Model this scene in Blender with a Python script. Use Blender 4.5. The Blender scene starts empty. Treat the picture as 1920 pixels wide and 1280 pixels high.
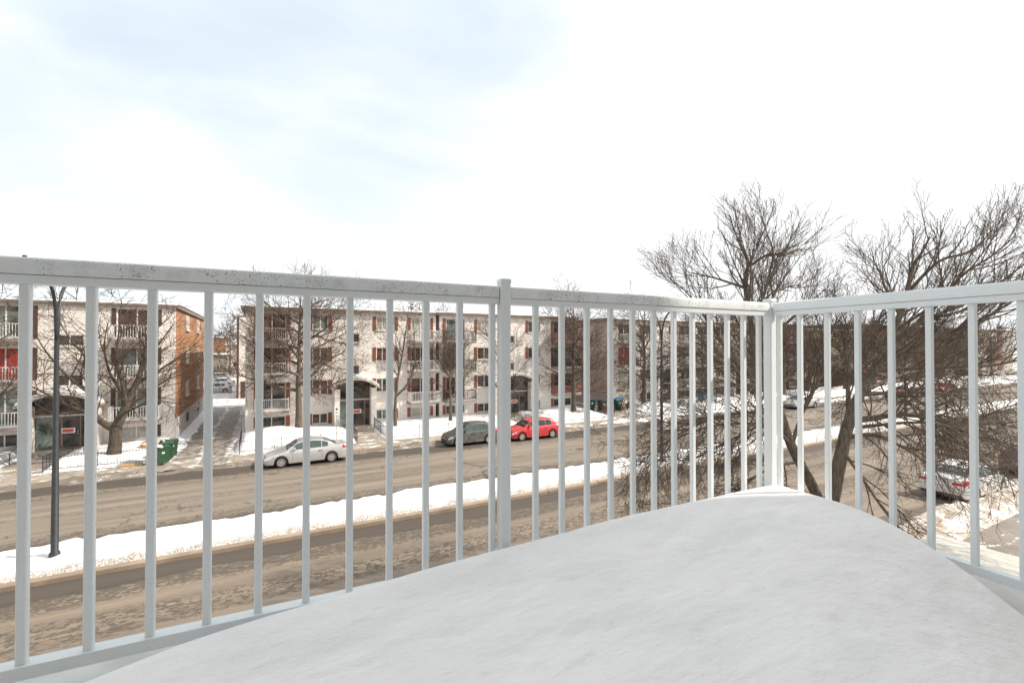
import bpy, math, random
import numpy as np
from mathutils import Vector, noise
PI = math.pi
R = math.radians
C = bpy.context.scene.collection
AL = R(2.8)                      # the street runs 2.8 degrees off the railing
CA, SA = math.cos(AL), math.sin(AL)

def st(s, t, z=0.0):
    return (s*CA - t*SA, s*SA + t*CA, z)

# ---------------------------------------------------------------- materials
MATS = {}
class NT:
    def __init__(self, m):
        m.use_nodes = True
        self.t = m.node_tree
        self.n = self.t.nodes
        self.n.clear()
        self.out = self.n.new('ShaderNodeOutputMaterial')
        self.b = self.n.new('ShaderNodeBsdfPrincipled')
        self.t.links.new(self.b.outputs[0], self.out.inputs[0])
    def node(self, k, **kw):
        x = self.n.new(k)
        for a, v in kw.items():
            if a.startswith('i_'):
                key = a[2:]
                x.inputs[int(key) if key.isdigit() else key].default_value = v
            else:
                setattr(x, a, v)
        return x
    def link(self, a, b):
        self.t.links.new(a, b)
    def val(self, sock, v):
        if hasattr(v, 'links'):
            self.link(v, sock)
        else:
            sock.default_value = v
    def math(self, op, a, b=0.0, c=None, clamp=False):
        x = self.n.new('ShaderNodeMath'); x.operation = op; x.use_clamp = clamp
        self.val(x.inputs[0], a); self.val(x.inputs[1], b)
        if c is not None: self.val(x.inputs[2], c)
        return x.outputs[0]
    def mix(self, f, a, b):
        x = self.n.new('ShaderNodeMix'); x.data_type = 'RGBA'
        self.val(x.inputs[0], f)
        self.val(x.inputs[6], a if hasattr(a, 'links') else (*a[:3], 1))
        self.val(x.inputs[7], b if hasattr(b, 'links') else (*b[:3], 1))
        return x.outputs[2]
    def coords(self, scale=(1, 1, 1), kind='Object'):
        tc = self.n.new('ShaderNodeTexCoord')
        mp = self.n.new('ShaderNodeMapping'); mp.inputs['Scale'].default_value = scale
        self.link(tc.outputs[kind], mp.inputs[0])
        return mp.outputs[0]
    def noise(self, vec, scale=1.0, detail=3.0, rough=0.55, dist=0.0):
        x = self.n.new('ShaderNodeTexNoise')
        if vec is not None: self.link(vec, x.inputs['Vector'])
        x.inputs['Scale'].default_value = scale; x.inputs['Detail'].default_value = detail
        x.inputs['Roughness'].default_value = rough; x.inputs['Distortion'].default_value = dist
        return x.outputs[0]
    def ramp(self, v, a, b, lo=0.0, hi=1.0):
        x = self.n.new('ShaderNodeMapRange'); x.interpolation_type = 'SMOOTHSTEP'
        self.val(x.inputs[0], v)
        for i, q in enumerate((a, b, lo, hi)): self.val(x.inputs[i+1], q)
        return x.outputs[0]
    def bump(self, h, strength=0.3, dist=0.02):
        x = self.n.new('ShaderNodeBump'); x.inputs['Strength'].default_value = strength
        x.inputs['Distance'].default_value = dist
        self.link(h, x.inputs['Height']); self.link(x.outputs[0], self.b.inputs['Normal'])
    def color(self, c): self.val(self.b.inputs['Base Color'], c if hasattr(c, 'links') else (*c[:3], 1))
    def sep(self, vec):
        x = self.n.new('ShaderNodeSeparateXYZ'); self.link(vec, x.inputs[0]); return x.outputs

def mat(name, col, rough=0.6, metal=0.0, var=0.12, scale=6.0, bump=0.0, bscale=40.0, bdist=0.01, spec=0.5, coat=0.0, stretch=(1, 1, 1)):
    if name in MATS: return MATS[name]
    m = bpy.data.materials.new(name); k = NT(m)
    v = k.coords(stretch)
    n = k.noise(v, scale, 4.0)
    lo = [c*(1-var) for c in col]; hi = [min(1, c*(1+var)) for c in col]
    k.color(k.mix(k.ramp(n, 0.3, 0.7), lo, hi))
    k.b.inputs['Roughness'].default_value = rough; k.b.inputs['Metallic'].default_value = metal
    k.b.inputs['Specular IOR Level'].default_value = spec
    if coat: k.b.inputs['Coat Weight'].default_value = coat; k.b.inputs['Coat Roughness'].default_value = 0.08
    if bump: k.bump(k.noise(v, bscale, 3.0), bump, bdist)
    MATS[name] = m
    return m

def mat_rail(name, specks):
    m = bpy.data.materials.new(name); k = NT(m)
    v = k.coords()
    base = k.mix(k.noise(k.coords((1, 1, 1)), 5.0, 3.0), (.76, .81, .825), (.82, .86, .87))
    # mildew specks grow on the cap of the rail
    big = k.ramp(k.noise(v, 7.0, 2.0), 0.36, 0.54)
    n1 = k.noise(v, 150.0, 2.0, 0.6)
    n2 = k.noise(v, 330.0, 1.0, 0.5)
    sp = k.math('MULTIPLY', k.ramp(n1, 0.60, 0.70), big)
    sp2 = k.math('MULTIPLY', k.ramp(n2, 0.62, 0.72), big)
    both = k.math('MAXIMUM', sp, sp2)
    both = k.math('MULTIPLY', both, specks)
    grime = k.math('MULTIPLY', k.ramp(k.noise(v, 22.0, 4.0), 0.45, 0.75), 0.30*specks)
    c = k.mix(grime, base, (.36, .36, .33))
    c = k.mix(both, c, (.10, .10, .095))
    # a few rust pin-holes anywhere on the metal
    vo = k.node('ShaderNodeTexVoronoi', i_Scale=9.0); k.link(v, vo.inputs['Vector'])
    pin = k.ramp(vo.outputs['Distance'], 0.012, 0.02, 1.0, 0.0)
    c = k.mix(pin, c, (.07, .06, .05))
    k.color(c); k.b.inputs['Roughness'].default_value = 0.42
    k.bump(k.noise(v, 260.0, 2.0), 0.12, 0.001)
    MATS[name] = m; return m

def mat_snow_mound():
    m = bpy.data.materials.new('balcony_snow'); k = NT(m)
    v = k.coords()
    vs = k.coords((1.0, 2.2, 1.0))
    c = k.mix(k.ramp(k.noise(vs, 3.0, 4.0), 0.35, 0.7), (.91, .91, .905), (.84, .84, .84))
    icy = k.ramp(k.noise(vs, 9.0, 5.0, 0.65), 0.58, 0.74)
    c = k.mix(k.math('MULTIPLY', icy, 0.35), c, (.62, .64, .66))
    spk = k.ramp(k.noise(v, 120.0, 2.0), 0.73, 0.79)
    c = k.mix(k.math('MULTIPLY', spk, 0.5), c, (.35, .33, .30))
    k.color(c)
    k.val(k.b.inputs['Roughness'], k.ramp(icy, 0.0, 1.0, 0.62, 0.28))
    k.b.inputs['Specular IOR Level'].default_value = 0.35
    h = k.math('ADD', k.math('MULTIPLY', k.noise(vs, 14.0, 6.0, 0.6), 1.0), k.math('MULTIPLY', k.noise(v, 140.0, 4.0, 0.7), 0.16))
    vo = k.node('ShaderNodeTexVoronoi', i_Scale=26.0); k.link(vs, vo.inputs['Vector'])
    vo.feature = 'SMOOTH_F1'
    h = k.math('ADD', h, k.math('MULTIPLY', vo.outputs['Distance'], 0.22))
    k.bump(h, 0.62, 0.011)
    MATS['balcony_snow'] = m; return m

def mat_snow(name, dirt=0.35, dirtcol=(.30, .25, .20), fine=1.0):
    if name in MATS: return MATS[name]
    m = bpy.data.materials.new(name); k = NT(m)
    v = k.coords()
    n = k.noise(v, 1.1, 6.0, 0.65)
    n2 = k.noise(v, 9.0*fine, 4.0, 0.7)
    f = k.math('ADD', k.math('MULTIPLY', n, 0.6), k.math('MULTIPLY', n2, 0.4))
    f = k.ramp(f, 0.66-dirt*0.45, 0.74-dirt*0.3)
    f = k.math('MULTIPLY', f, min(1.0, dirt*1.6))
    k.color(k.mix(f, (.87, .87, .88), dirtcol))
    k.b.inputs['Roughness'].default_value = 0.7
    h = k.math('ADD', k.noise(v, 6.0, 5.0, 0.65), k.math('MULTIPLY', n2, 0.6))
    k.bump(h, 0.6, 0.05)
    MATS[name] = m; return m

def mat_road(name, wet=None, crack=0.5, tint=(.205, .172, .138), grit=()):
    """wet = list of (t_from, t_to, ragged, strength): bands of damp asphalt along the street."""
    m = bpy.data.materials.new(name); k = NT(m)
    raw = k.coords()
    sx = k.sep(raw)
    long = k.coords((0.05, 1.6, 1))
    a = tint; b = [c*0.74 for c in tint]; w = [c*1.22 for c in tint]
    c = k.mix(k.ramp(k.noise(long, 1.0, 5.0, 0.6), 0.35, 0.68), b, w)
    c = k.mix(k.ramp(k.noise(raw, 0.25, 3.0), 0.4, 0.7, 0, .45), c, a)
    c = k.mix(k.ramp(k.noise(k.coords((0.35, 3.0, 1)), 2.0, 6.0, 0.7), 0.58, 0.72, 0, .55), c, [q*0.55 for q in tint])
    # gritty broken patches
    g = k.noise(k.coords((1.0, 1.6, 1)), 9.0, 3.0, 0.7)
    gm = k.ramp(k.noise(k.coords((0.10, 0.8, 1)), 1.0, 3.0), 0.48, 0.62)
    gr = k.math('MULTIPLY', k.ramp(g, 0.56, 0.64), gm)
    c = k.mix(k.math('MULTIPLY', gr, 0.8), c, [q*0.42 for q in tint])
    gg = k.noise(k.coords((0.55, 1.25, 1)), 7.5, 3.0, 0.6, 1.2)
    gb = k.noise(k.coords((0.12, 0.5, 1)), 1.0, 4.0, 0.6)
    for (t0, t1, stg) in grit:
        tt = k.math('ADD', sx[1], k.math('MULTIPLY', k.math('SUBTRACT', gb, 0.5), 1.1))
        m_ = k.math('MULTIPLY', k.ramp(tt, t0-.2, t0+.25), k.ramp(tt, t1-.25, t1+.2, 1.0, 0.0))
        th = k.math('ADD', gg, k.math('MULTIPLY', m_, 0.10*stg))
        c = k.mix(k.math('MULTIPLY', k.math('MULTIPLY', k.ramp(th, 0.56, 0.64), m_), .85), c, [q*0.36 for q in tint])
    for (t0, t1, rag, stg) in (wet or []):
        nn = k.noise(k.coords((0.22, 0.5, 1)), 1.0, 6.0, 0.72)
        tt = k.math('ADD', sx[1], k.math('MULTIPLY', k.math('SUBTRACT', nn, 0.5), rag*2))
        m1 = k.ramp(tt, t0, t0+0.25*abs(rag)+0.03); m2 = k.ramp(tt, t1-0.25*abs(rag)-0.03, t1, 1.0, 0.0)
        c = k.mix(k.math('MULTIPLY', k.math('MULTIPLY', m1, m2), stg), c, (.058, .047, .038))
    if crack:
        dv = k.node('ShaderNodeVectorMath', operation='ADD')
        nz = k.node('ShaderNodeTexNoise', i_Scale=1.1, i_Detail=5.0); k.link(raw, nz.inputs['Vector'])
        sc = k.node('ShaderNodeVectorMath', operation='SCALE'); sc.inputs['Scale'].default_value = 1.5
        k.link(nz.outputs['Color'], sc.inputs[0]); k.link(k.coords((0.55, 1.0, 1)), dv.inputs[0]); k.link(sc.outputs[0], dv.inputs[1])
        vo = k.node('ShaderNodeTexVoronoi', i_Scale=0.36); vo.feature = 'DISTANCE_TO_EDGE'
        k.link(dv.outputs[0], vo.inputs['Vector'])
        cr = k.ramp(vo.outputs['Distance'], 0.006, 0.016, 1.0, 0.0)
        cm = k.ramp(k.noise(raw, 0.16, 2.0), 0.47, 0.56)
        c = k.mix(k.math('MULTIPLY', k.math('MULTIPLY', cr, cm), crack), c, (.035, .03, .026))
    k.color(c)
    k.b.inputs['Roughness'].default_value = 0.8
    k.bump(k.math('ADD', g, k.noise(raw, 40.0, 3.0)), 0.5, 0.012)
    MATS[name] = m; return m

def mat_brick(name, c1, c2, mortar, bw=0.30, bh=0.10, bump=0.5, msize=0.012, stain=0.12):
    m = bpy.data.materials.new(name); k = NT(m)
    tc = k.n.new('ShaderNodeTexCoord'); s = k.sep(tc.outputs['Object'])
    cx = k.n.new('ShaderNodeCombineXYZ')
    k.link(k.math('ADD', s[0], s[1]), cx.inputs[0]); k.link(s[2], cx.inputs[1])
    br = k.n.new('ShaderNodeTexBrick'); k.link(cx.outputs[0], br.inputs['Vector'])
    br.inputs['Scale'].default_value = 1.0; br.inputs['Brick Width'].default_value = bw
    br.inputs['Row Height'].default_value = bh; br.inputs['Mortar Size'].default_value = msize
    br.inputs['Mortar Smooth'].default_value = 0.3; br.inputs['Bias'].default_value = 0.0
    br.inputs['Color1'].default_value = (*c1, 1); br.inputs['Color2'].default_value = (*c2, 1); br.inputs['Mortar'].default_value = (*mortar, 1)
    n = k.ramp(k.noise(tc.outputs['Object'], 0.5, 5.0, 0.65), 0.45, 0.75)
    k.color(k.mix(k.math('MULTIPLY', n, stain), br.outputs['Color'], [q*0.6 for q in c1]))
    k.b.inputs['Roughness'].default_value = 0.85
    x = k.math('SUBTRACT', 1.0, br.outputs['Fac'])
    k.bump(k.math('ADD', x, k.math('MULTIPLY', k.noise(cx.outputs[0], 14.0, 2.0), 0.6)), bump, 0.02)
    MATS[name] = m; return m

def mat_glass(name, dark, light, folds=0.0, rough=0.06):
    m = bpy.data.materials.new(name); k = NT(m)
    v = k.coords((1, 1, 1))
    oi = k.n.new('ShaderNodeObjectInfo')
    add = k.node('ShaderNodeVectorMath', operation='ADD'); k.link(v, add.inputs[0])
    mulr = k.math('MULTIPLY', oi.outputs['Random'], 37.0)
    cb = k.n.new('ShaderNodeCombineXYZ'); k.link(mulr, cb.inputs[0]); k.link(mulr, cb.inputs[2]); k.link(cb.outputs[0], add.inputs[1])
    n = k.noise(add.outputs[0], 1.3, 2.0)
    c = k.mix(k.ramp(n, 0.38, 0.6), dark, light)
    if folds:
        st_ = k.node('ShaderNodeVectorMath', operation='MULTIPLY'); st_.inputs[1].default_value = (14, 14, 0.4)
        k.link(add.outputs[0], st_.inputs[0])
        c = k.mix(k.math('MULTIPLY', k.ramp(k.noise(st_.outputs[0], 1.0, 2.0), .4, .65), folds), c, [q*0.55 for q in light])
    k.color(c); k.b.inputs['Roughness'].default_value = rough
    k.b.inputs['Specular IOR Level'].default_value = 0.35
    MATS[name] = m; return m

def mat_bark(name, c1, c2):
    m = bpy.data.materials.new(name); k = NT(m)
    v = k.coords((1, 1, 0.18))
    n = k.noise(v, 14.0, 5.0, 0.7)
    n2 = k.noise(k.coords(), 1.5, 3.0)
    c = k.mix(k.ramp(n, 0.35, 0.65), c1, c2)
    c = k.mix(k.ramp(n2, 0.5, 0.72, 0, .5), c, (.13, .13, .085))
    k.color(c); k.b.inputs['Roughness'].default_value = 0.9
    k.bump(n, 0.9, 0.03)
    MATS[name] = m; return m

def mat_driveway():
    m = bpy.data.materials.new('driveway_slush'); k = NT(m)
    raw = k.coords(); sx = k.sep(raw)
    nn = k.noise(k.coords((0.8, 0.2, 1)), 1.0, 5.0, 0.7)
    s = k.math('ADD', sx[0], k.math('MULTIPLY', k.math('SUBTRACT', nn, 0.5), 1.6))
    # ruts worn by tyres, snow left between them and at the sides
    w = k.math('ABSOLUTE', k.math('SINE', k.math('MULTIPLY', s, 2.05)))
    rut = k.ramp(w, 0.25, 0.75, 1.0, 0.0)
    edge = k.math('ADD', k.ramp(s, -3.4, -2.2, 1.0, 0.0), k.ramp(s, 1.3, 2.2), None, True)
    brk = k.noise(raw, 2.2, 6.0, 0.7)
    sn = k.math('MULTIPLY', k.ramp(w, 0.0, 0.5, 1.0, 0.0), k.ramp(brk, 0.42, 0.58))
    sn = k.math('MAXIMUM', sn, edge)
    slush = k.mix(k.ramp(brk, 0.38, 0.62), (.13, .11, .095), (.36, .32, .28))
    k.color(k.mix(sn, slush, (.80, .80, .80)))
    k.b.inputs['Roughness'].default_value = 0.6
    k.bump(brk, 0.8, 0.06)
    MATS['driveway_slush'] = m; return m

def mat_concrete(name, col, slab=1.5, snow=0.0):
    m = bpy.data.materials.new(name); k = NT(m)
    raw = k.coords(); sx = k.sep(raw)
    fr = k.math('FRACT', k.math('DIVIDE', sx[0], slab))
    j = k.ramp(k.math('ABSOLUTE', k.math('SUBTRACT', fr, 0.5)), 0.485, 0.495)
    c = k.mix(k.ramp(k.noise(raw, 0.9, 6.0, 0.65), 0.35, 0.68), [q*0.72 for q in col], [q*1.08 for q in col])
    c = k.mix(k.math('MULTIPLY', j, 0.75), c, (.06, .05, .045))
    if snow:
        f = k.ramp(k.noise(k.coords((0.6, 1.5, 1)), 1.3, 6.0, 0.7), 0.62-snow*.2, 0.68-snow*.2)
        c = k.mix(f, c, (.80, .79, .78))
    k.color(c); k.b.inputs['Roughness'].default_value = 0.85
    k.bump(k.noise(raw, 20.0, 4.0), 0.3, 0.02)
    MATS[name] = m; return m

M_RAILCAP = mat_rail('painted_rail_with_mildew', 1.0)
M_RAIL = mat_rail('painted_rail', 0.10)
M_MOUND = mat_snow_mound()
M_SNOW = mat_snow('clean_snow', 0.08)
M_SNOWD = mat_snow('dirty_snow', 0.42)
def mat_median():
    m = bpy.data.materials.new('median_snow'); k = NT(m); v = k.coords(); sx = k.sep(v)
    n = k.noise(v, 1.6, 5.0, .65); n2 = k.noise(v, 24.0, 5.0, .75)
    e = k.math('ADD', sx[1], k.math('MULTIPLY', k.math('SUBTRACT', n, .5), 1.1))
    far = k.math('ADD', sx[0], k.math('MULTIPLY', n, 10.0))
    band = k.math('ADD', k.ramp(e, 18.95, 19.45, 1.0, 0.0), k.ramp(far, 14, 34, 0.0, .42), None, True)
    f = k.math('MULTIPLY', band, k.ramp(n2, .34, .62))
    f2 = k.math('MULTIPLY', k.ramp(k.noise(v, 30.0, 2.0), .68, .74), .6)
    c = k.mix(f, (.87, .87, .88), (.22, .165, .11))
    k.color(k.mix(f2, c, (.25, .20, .15))); k.b.inputs['Roughness'].default_value = .7
    k.bump(k.math('ADD', k.noise(v, 5.0, 5.0, .65), k.math('MULTIPLY', n2, .8)), .8, .06)
    return m
M_MEDIAN = mat_median()
M_SLUSH = mat_snow('slush', 0.85, (.17, .14, .115), 1.6)
M_GROUND = mat_snow('field_snow', 0.5, (.22, .19, .15), 0.3)
M_NEAR = mat_road('asphalt_near', wet=[(17.35, 18.9, .55, 0.88), (8.0, 9.6, 0.9, 0.7)], crack=0.25, tint=(.212, .170, .130), grit=[(16.4, 17.6, 1.6), (14.5, 15.9, 1.0), (11.6, 13.4, 1.1)])
M_FAR = mat_road('asphalt_far', wet=[(29.3, 32.4, 1.3, 0.85), (20.9, 22.6, 0.9, 0.6)], crack=0.6, tint=(.208, .174, .138), grit=[(28.6, 31.5, .8), (21.6, 23.2, .9), (25.4, 26.2, .2)])
M_WHITEBRICK = mat_brick('white_painted_brick', (.84, .785, .73), (.75, .70, .645), (.60, .555, .51), 0.40, 0.15, 0.7, 0.012)
M_ORANGE = mat_brick('orange_brick', (.40, .195, .095), (.33, .15, .07), (.32, .20, .12), 0.24, 0.08, 0.4, 0.008)
M_REDBRICK = mat_brick('red_brick', (.20, .065, .045), (.16, .05, .038), (.15, .085, .065), 0.24, 0.08, 0.4, 0.008)
M_DKRED = mat_brick('dark_red_brick', (.12, .055, .042), (.10, .045, .035), (.10, .065, .055), 0.24, 0.08, 0.4, 0.008)
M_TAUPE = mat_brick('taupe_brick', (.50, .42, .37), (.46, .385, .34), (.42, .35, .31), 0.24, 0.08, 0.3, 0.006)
M_YELLOW = mat_brick('yellow_brick', (.55, .42, .24), (.48, .37, .21), (.36, .30, .2), 0.3, 0.1, 0.3, 0.01)
M_BEIGE = mat_brick('beige_brick', (.52, .47, .39), (.44, .40, .34), (.33, .30, .26), 0.3, 0.1, 0.4, 0.01)
M_FOUND = mat('foundation_paint', (.62, .62, .62), 0.8, var=.08, scale=1.5)
M_SHUTTER = mat('rust_red_shutter', (.24, .075, .035), 0.6, var=.15, scale=8)
M_BROWNSH = mat('brown_shutter', (.085, .045, .035), 0.6, var=.15)
M_FRAME = mat('white_window_frame', (.70, .69, .66), 0.5, var=.05)
M_FRAMED = mat('dark_window_frame', (.10, .09, .085), 0.5, var=.05)
M_SILL = mat('sill_concrete', (.60, .57, .53), 0.8)
M_FASCIA = mat('roof_fascia', (.20, .165, .14), 0.6, scale=2)
M_CREAM = mat('cream_flashing', (.55, .50, .43), 0.6, scale=2)
M_BALC = mat('balcony_slab', (.30, .25, .22), 0.8)
M_WRAIL = mat('white_picket_paint', (.74, .73, .71), 0.5, var=.05)
M_DRAIL = mat('dark_picket_paint', (.035, .033, .033), 0.5)
M_BRAIL = mat('red_panel_paint', (.28, .12, .09), 0.6)
M_IRON = mat('black_iron', (.018, .018, .020), 0.5, var=.2)
M_GLASS_D = mat_glass('dark_window_glass', (.025, .024, .024), (.10, .085, .075))
M_GLASS_G = mat_glass('green_reflecting_glass', (.05, .065, .06), (.20, .24, .22))
M_GLASS_C = mat_glass('curtained_glass', (.36, .35, .30), (.50, .48, .42), 0.6, 0.12)
M_GLASS_R = mat_glass('red_curtained_glass', (.34, .03, .03), (.46, .05, .04), 0.5, 0.12)
M_GLASS_B = mat_glass('brown_curtained_glass', (.045, .028, .025), (.12, .065, .055), 0.4, 0.12)
M_POLE = mat('lamp_pole_paint', (.022, .026, .03), 0.5, var=.25, scale=9)
M_BARK = mat_bark('grey_brown_bark', (.065, .052, .040), (.160, .128, .097))
M_BARK2 = mat_bark('dark_bark', (.045, .035, .028), (.105, .082, .062))
M_TWIG = mat('twig_bark', (.100, .074, .056), 0.9, var=.4, scale=2)
M_TWIGR = mat('reddish_twig_bark', (.105, .066, .048), 0.9, var=.3, scale=2)
M_DRIVE = mat_driveway()
M_WALK = mat_concrete('sidewalk_concrete', (.33, .285, .235), 1.5, 0.35)
M_WALKN = mat_concrete('near_sidewalk_concrete', (.22, .19, .165), 1.5, 0.15)
M_KERB = mat_concrete('kerb_concrete', (.31, .24, .175), 3.0, 0.0)
M_TYRE = mat('tyre_rubber', (.02, .02, .02), 0.85)
M_RIM = mat('alloy_rim', (.52, .50, .47), 0.35, 0.6)
M_CARGL = mat('car_glass', (.025, .035, .035), 0.05, var=.3, spec=0.8)
M_CARGLG = mat('car_glass_greenish', (.05, .075, .07), 0.05, var=.3, spec=0.8)
M_PLAST = mat('black_plastic', (.025, .025, .026), 0.6)
M_TAIL = mat('tail_lamp_red', (.45, .015, .02), 0.2)
M_HEAD = mat('head_lamp', (.55, .56, .57), 0.12)
M_WSIGN = mat('white_sign', (.75, .75, .73), 0.5)
M_RSIGN = mat('red_sign', (.60, .07, .03), 0.5)
M_GREEN = mat('green_bin_plastic', (.026, .078, .038), 0.5, var=.2)
M_GREEND = mat('dark_green_bin_plastic', (.018, .065, .035), 0.5)
M_BLUE = mat('blue_plastic', (.03, .17, .33), 0.5)
M_BLACKB = mat('black_bin_plastic', (.03, .032, .035), 0.55)
M_WOOD = mat('brown_wood', (.12, .05, .03), 0.7, stretch=(1, 1, 6))
M_CARD = mat('cardboard', (.42, .28, .15), 0.85)
M_FABRIC = mat('white_tarpaulin', (.52, .51, .47), 0.5, var=.06, bump=.9, bscale=4, bdist=.08, stretch=(1.6, .35, 1))
M_OWN = mat('balcony_wall_brick', (.58, .53, .48), 0.85)
M_FLOOR = mat('balcony_floor_paint', (.60, .60, .58), 0.6, bump=.2)
M_HEDGE = mat('bare_hedge_twigs', (.16, .11, .075), 0.9, var=.3)

# ---------------------------------------------------------------- mesh helpers
class MB:
    def __init__(self): self.v = []; self.f = []; self.m = []
    def quad(self, a, b, c, d, mi=0):
        n = len(self.v); self.v += [a, b, c, d]; self.f.append((n, n+1, n+2, n+3)); self.m.append(mi)
    def poly(self, pts, mi=0):
        n = len(self.v); self.v += list(pts); self.f.append(tuple(range(n, n+len(pts)))); self.m.append(mi)
    def box(self, x0, y0, z0, x1, y1, z1, mi=0, taper=None, ch=0.0):
        t = taper or 0.0
        n = len(self.v)
        if ch:
            # vertical-edge chamfer with a small top chamfer
            def ring(z, i):
                return [(x0+i+ch, y0+i, z), (x1-i-ch, y0+i, z), (x1-i, y0+i+ch, z), (x1-i, y1-i-ch, z), (x1-i-ch, y1-i, z), (x0+i+ch, y1-i, z), (x0+i, y1-i-ch, z), (x0+i, y0+i+ch, z)]
            rs = [ring(z0, 0), ring(z1-ch, 0), ring(z1, ch*.7)]
            for r_ in rs: self.v += r_
            for q in range(2):
                for j in range(8):
                    self.f.append((n+q*8+j, n+q*8+(j+1) % 8, n+q*8+8+(j+1) % 8, n+q*8+8+j)); self.m.append(mi)
            self.f.append(tuple(n+16+j for j in range(8))); self.m.append(mi)
            self.f.append(tuple(n+7-j for j in range(8))); self.m.append(mi)
            return
        self.v += [(x0, y0, z0), (x1, y0, z0), (x1, y1, z0), (x0, y1, z0), (x0+t, y0+t, z1), (x1-t, y0+t, z1), (x1-t, y1-t, z1), (x0+t, y1-t, z1)]
        for q in ((3, 2, 1, 0), (4, 5, 6, 7), (0, 1, 5, 4), (1, 2, 6, 5), (2, 3, 7, 6), (3, 0, 4, 7)):
            self.f.append(tuple(n+i for i in q)); self.m.append(mi)
    def prism(self, prof, a, b, axis='x', mi=0):
        """closed profile of (u, v) pairs swept along an axis from a to b"""
        n = len(self.v); k = len(prof)
        for w in (a, b):
            for (u, v) in prof:
                self.v.append({'x': (w, u, v), 'y': (u, w, v), 'z': (u, v, w)}[axis])
        for i in range(k):
            j = (i+1) % k
            self.f.append((n+i, n+j, n+k+j, n+k+i)); self.m.append(mi)
        self.f.append(tuple(n+i for i in range(k))[::-1]); self.m.append(mi)
        self.f.append(tuple(n+k+i for i in range(k))); self.m.append(mi)
    def tube(self, pts, rad, n=8, mi=0, cap=True):
        P = [Vector(p) for p in pts]; N0 = len(self.v)
        for i, p in enumerate(P):
            d = (P[min(i+1, len(P)-1)] - P[max(i-1, 0)]).normalized()
            ref = Vector((0, 0, 1)) if abs(d.z) < 0.9 else Vector((1, 0, 0))
            u = d.cross(ref).normalized(); w = d.cross(u)
            r = rad[i] if isinstance(rad, (list, tuple)) else rad
            for j in range(n):
                a = 2*PI*j/n; self.v.append(tuple(p + (u*math.cos(a) + w*math.sin(a))*r))
        for i in range(len(P)-1):
            for j in range(n):
                k = (j+1) % n
                self.f.append((N0+i*n+j, N0+(i+1)*n+j, N0+(i+1)*n+k, N0+i*n+k)); self.m.append(mi)
        if cap:
            self.f.append(tuple(N0+j for j in range(n))); self.m.append(mi)
            self.f.append(tuple(N0+(len(P)-1)*n+j for j in range(n))[::-1]); self.m.append(mi)
    def lathe(self, prof, n=20, center=(0, 0, 0), axis='z', mi=0):
        N0 = len(self.v)
        for (r, h) in prof:
            for j in range(n):
                a = 2*PI*j/n; x, y = r*math.cos(a), r*math.sin(a)
                p = (x, y, h) if axis == 'z' else (x, h, y)
                self.v.append((p[0]+center[0], p[1]+center[1], p[2]+center[2]))
        for i in range(len(prof)-1):
            for j in range(n):
                k = (j+1) % n
                self.f.append((N0+i*n+j, N0+i*n+k, N0+(i+1)*n+k, N0+(i+1)*n+j)); self.m.append(mi)
    def grid(self, P, mi=0, close=False):
        """P = rows of points"""
        n = len(self.v); w = len(P[0])
        for r in P: self.v += list(r)
        for i in range(len(P)-1):
            for j in range(w-1):
                self.f.append((n+i*w+j, n+i*w+j+1, n+(i+1)*w+j+1, n+(i+1)*w+j)); self.m.append(mi if not callable(mi) else mi(i, j))
    def mesh(self, name, mats, smooth=False):
        me = bpy.data.meshes.new(name)
        me.from_pydata([tuple(p) for p in self.v], [], self.f)
        for m in (mats if isinstance(mats, (list, tuple)) else [mats]): me.materials.append(m)
        if any(self.m): me.polygons.foreach_set('material_index', self.m)
        if smooth:
            me.polygons.foreach_set('use_smooth', [True]*len(me.polygons))
            if smooth != True:
                me.set_sharp_from_angle(angle=R(smooth))
        me.update()
        return me
    def obj(self, name, mats, parent=None, smooth=False, loc=(0, 0, 0), rot=0.0):
        return put(name, self.mesh(name, mats, smooth), parent, loc, rot)

def put(name, me, parent=None, loc=(0, 0, 0), rot=0.0):
    o = bpy.data.objects.new(name, me); C.objects.link(o)
    o.location = loc; o.rotation_euler = (0, 0, rot)
    if parent: o.parent = parent
    return o
def tag(o, label=None, cat=None, group=None, kind=None):
    for k, v in (('label', label), ('category', cat), ('group', group), ('kind', kind)):
        if v: o[k] = v
    return o
def thing(name, label, cat, loc=(0, 0, 0), rot=0.0, group=None):
    return tag(put(name, None, None, loc, rot), label, cat, group)
def children(o): return [c for c in ALLKIDS.get(o.name, [])]
def copy_tree(o, parent=None, memo=[]):
    c = o.copy(); C.objects.link(c); c.parent = parent
    for ch in [x for x in bpy.data.objects if x.parent == o]: copy_tree(ch, c)
    return c
def street(name, mb, m, kind='structure', smooth=False, label=None, cat=None):
    o = mb.obj(name, m, None, smooth, (0, 0, 0), AL)
    return tag(o, label, cat, None, kind)
def nz(x, y, z=0.0): return noise.noise(Vector((x, y, z)))
def fbm(x, y, z=0.0, o=4):
    v = 0; a = 1
    for i in range(o):
        v += a*nz(x, y, z+i*7.3); x *= 2.03; y *= 2.03; a *= 0.5
    return v

# ---------------------------------------------------------------- camera, light, sky
CAMZ = 7.0
cam = bpy.data.objects.new('camera', bpy.data.cameras.new('camera')); C.objects.link(cam)
cam.data.sensor_width = 36.0; cam.data.lens = 866.3/1920*36
cam.data.clip_start = 0.02; cam.data.clip_end = 4000
cam.location = (0, 0, CAMZ)
cam.rotation_euler = (R(90) + math.atan(9.1/866.3), 0, -0.44674)
bpy.context.scene.camera = cam

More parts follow.
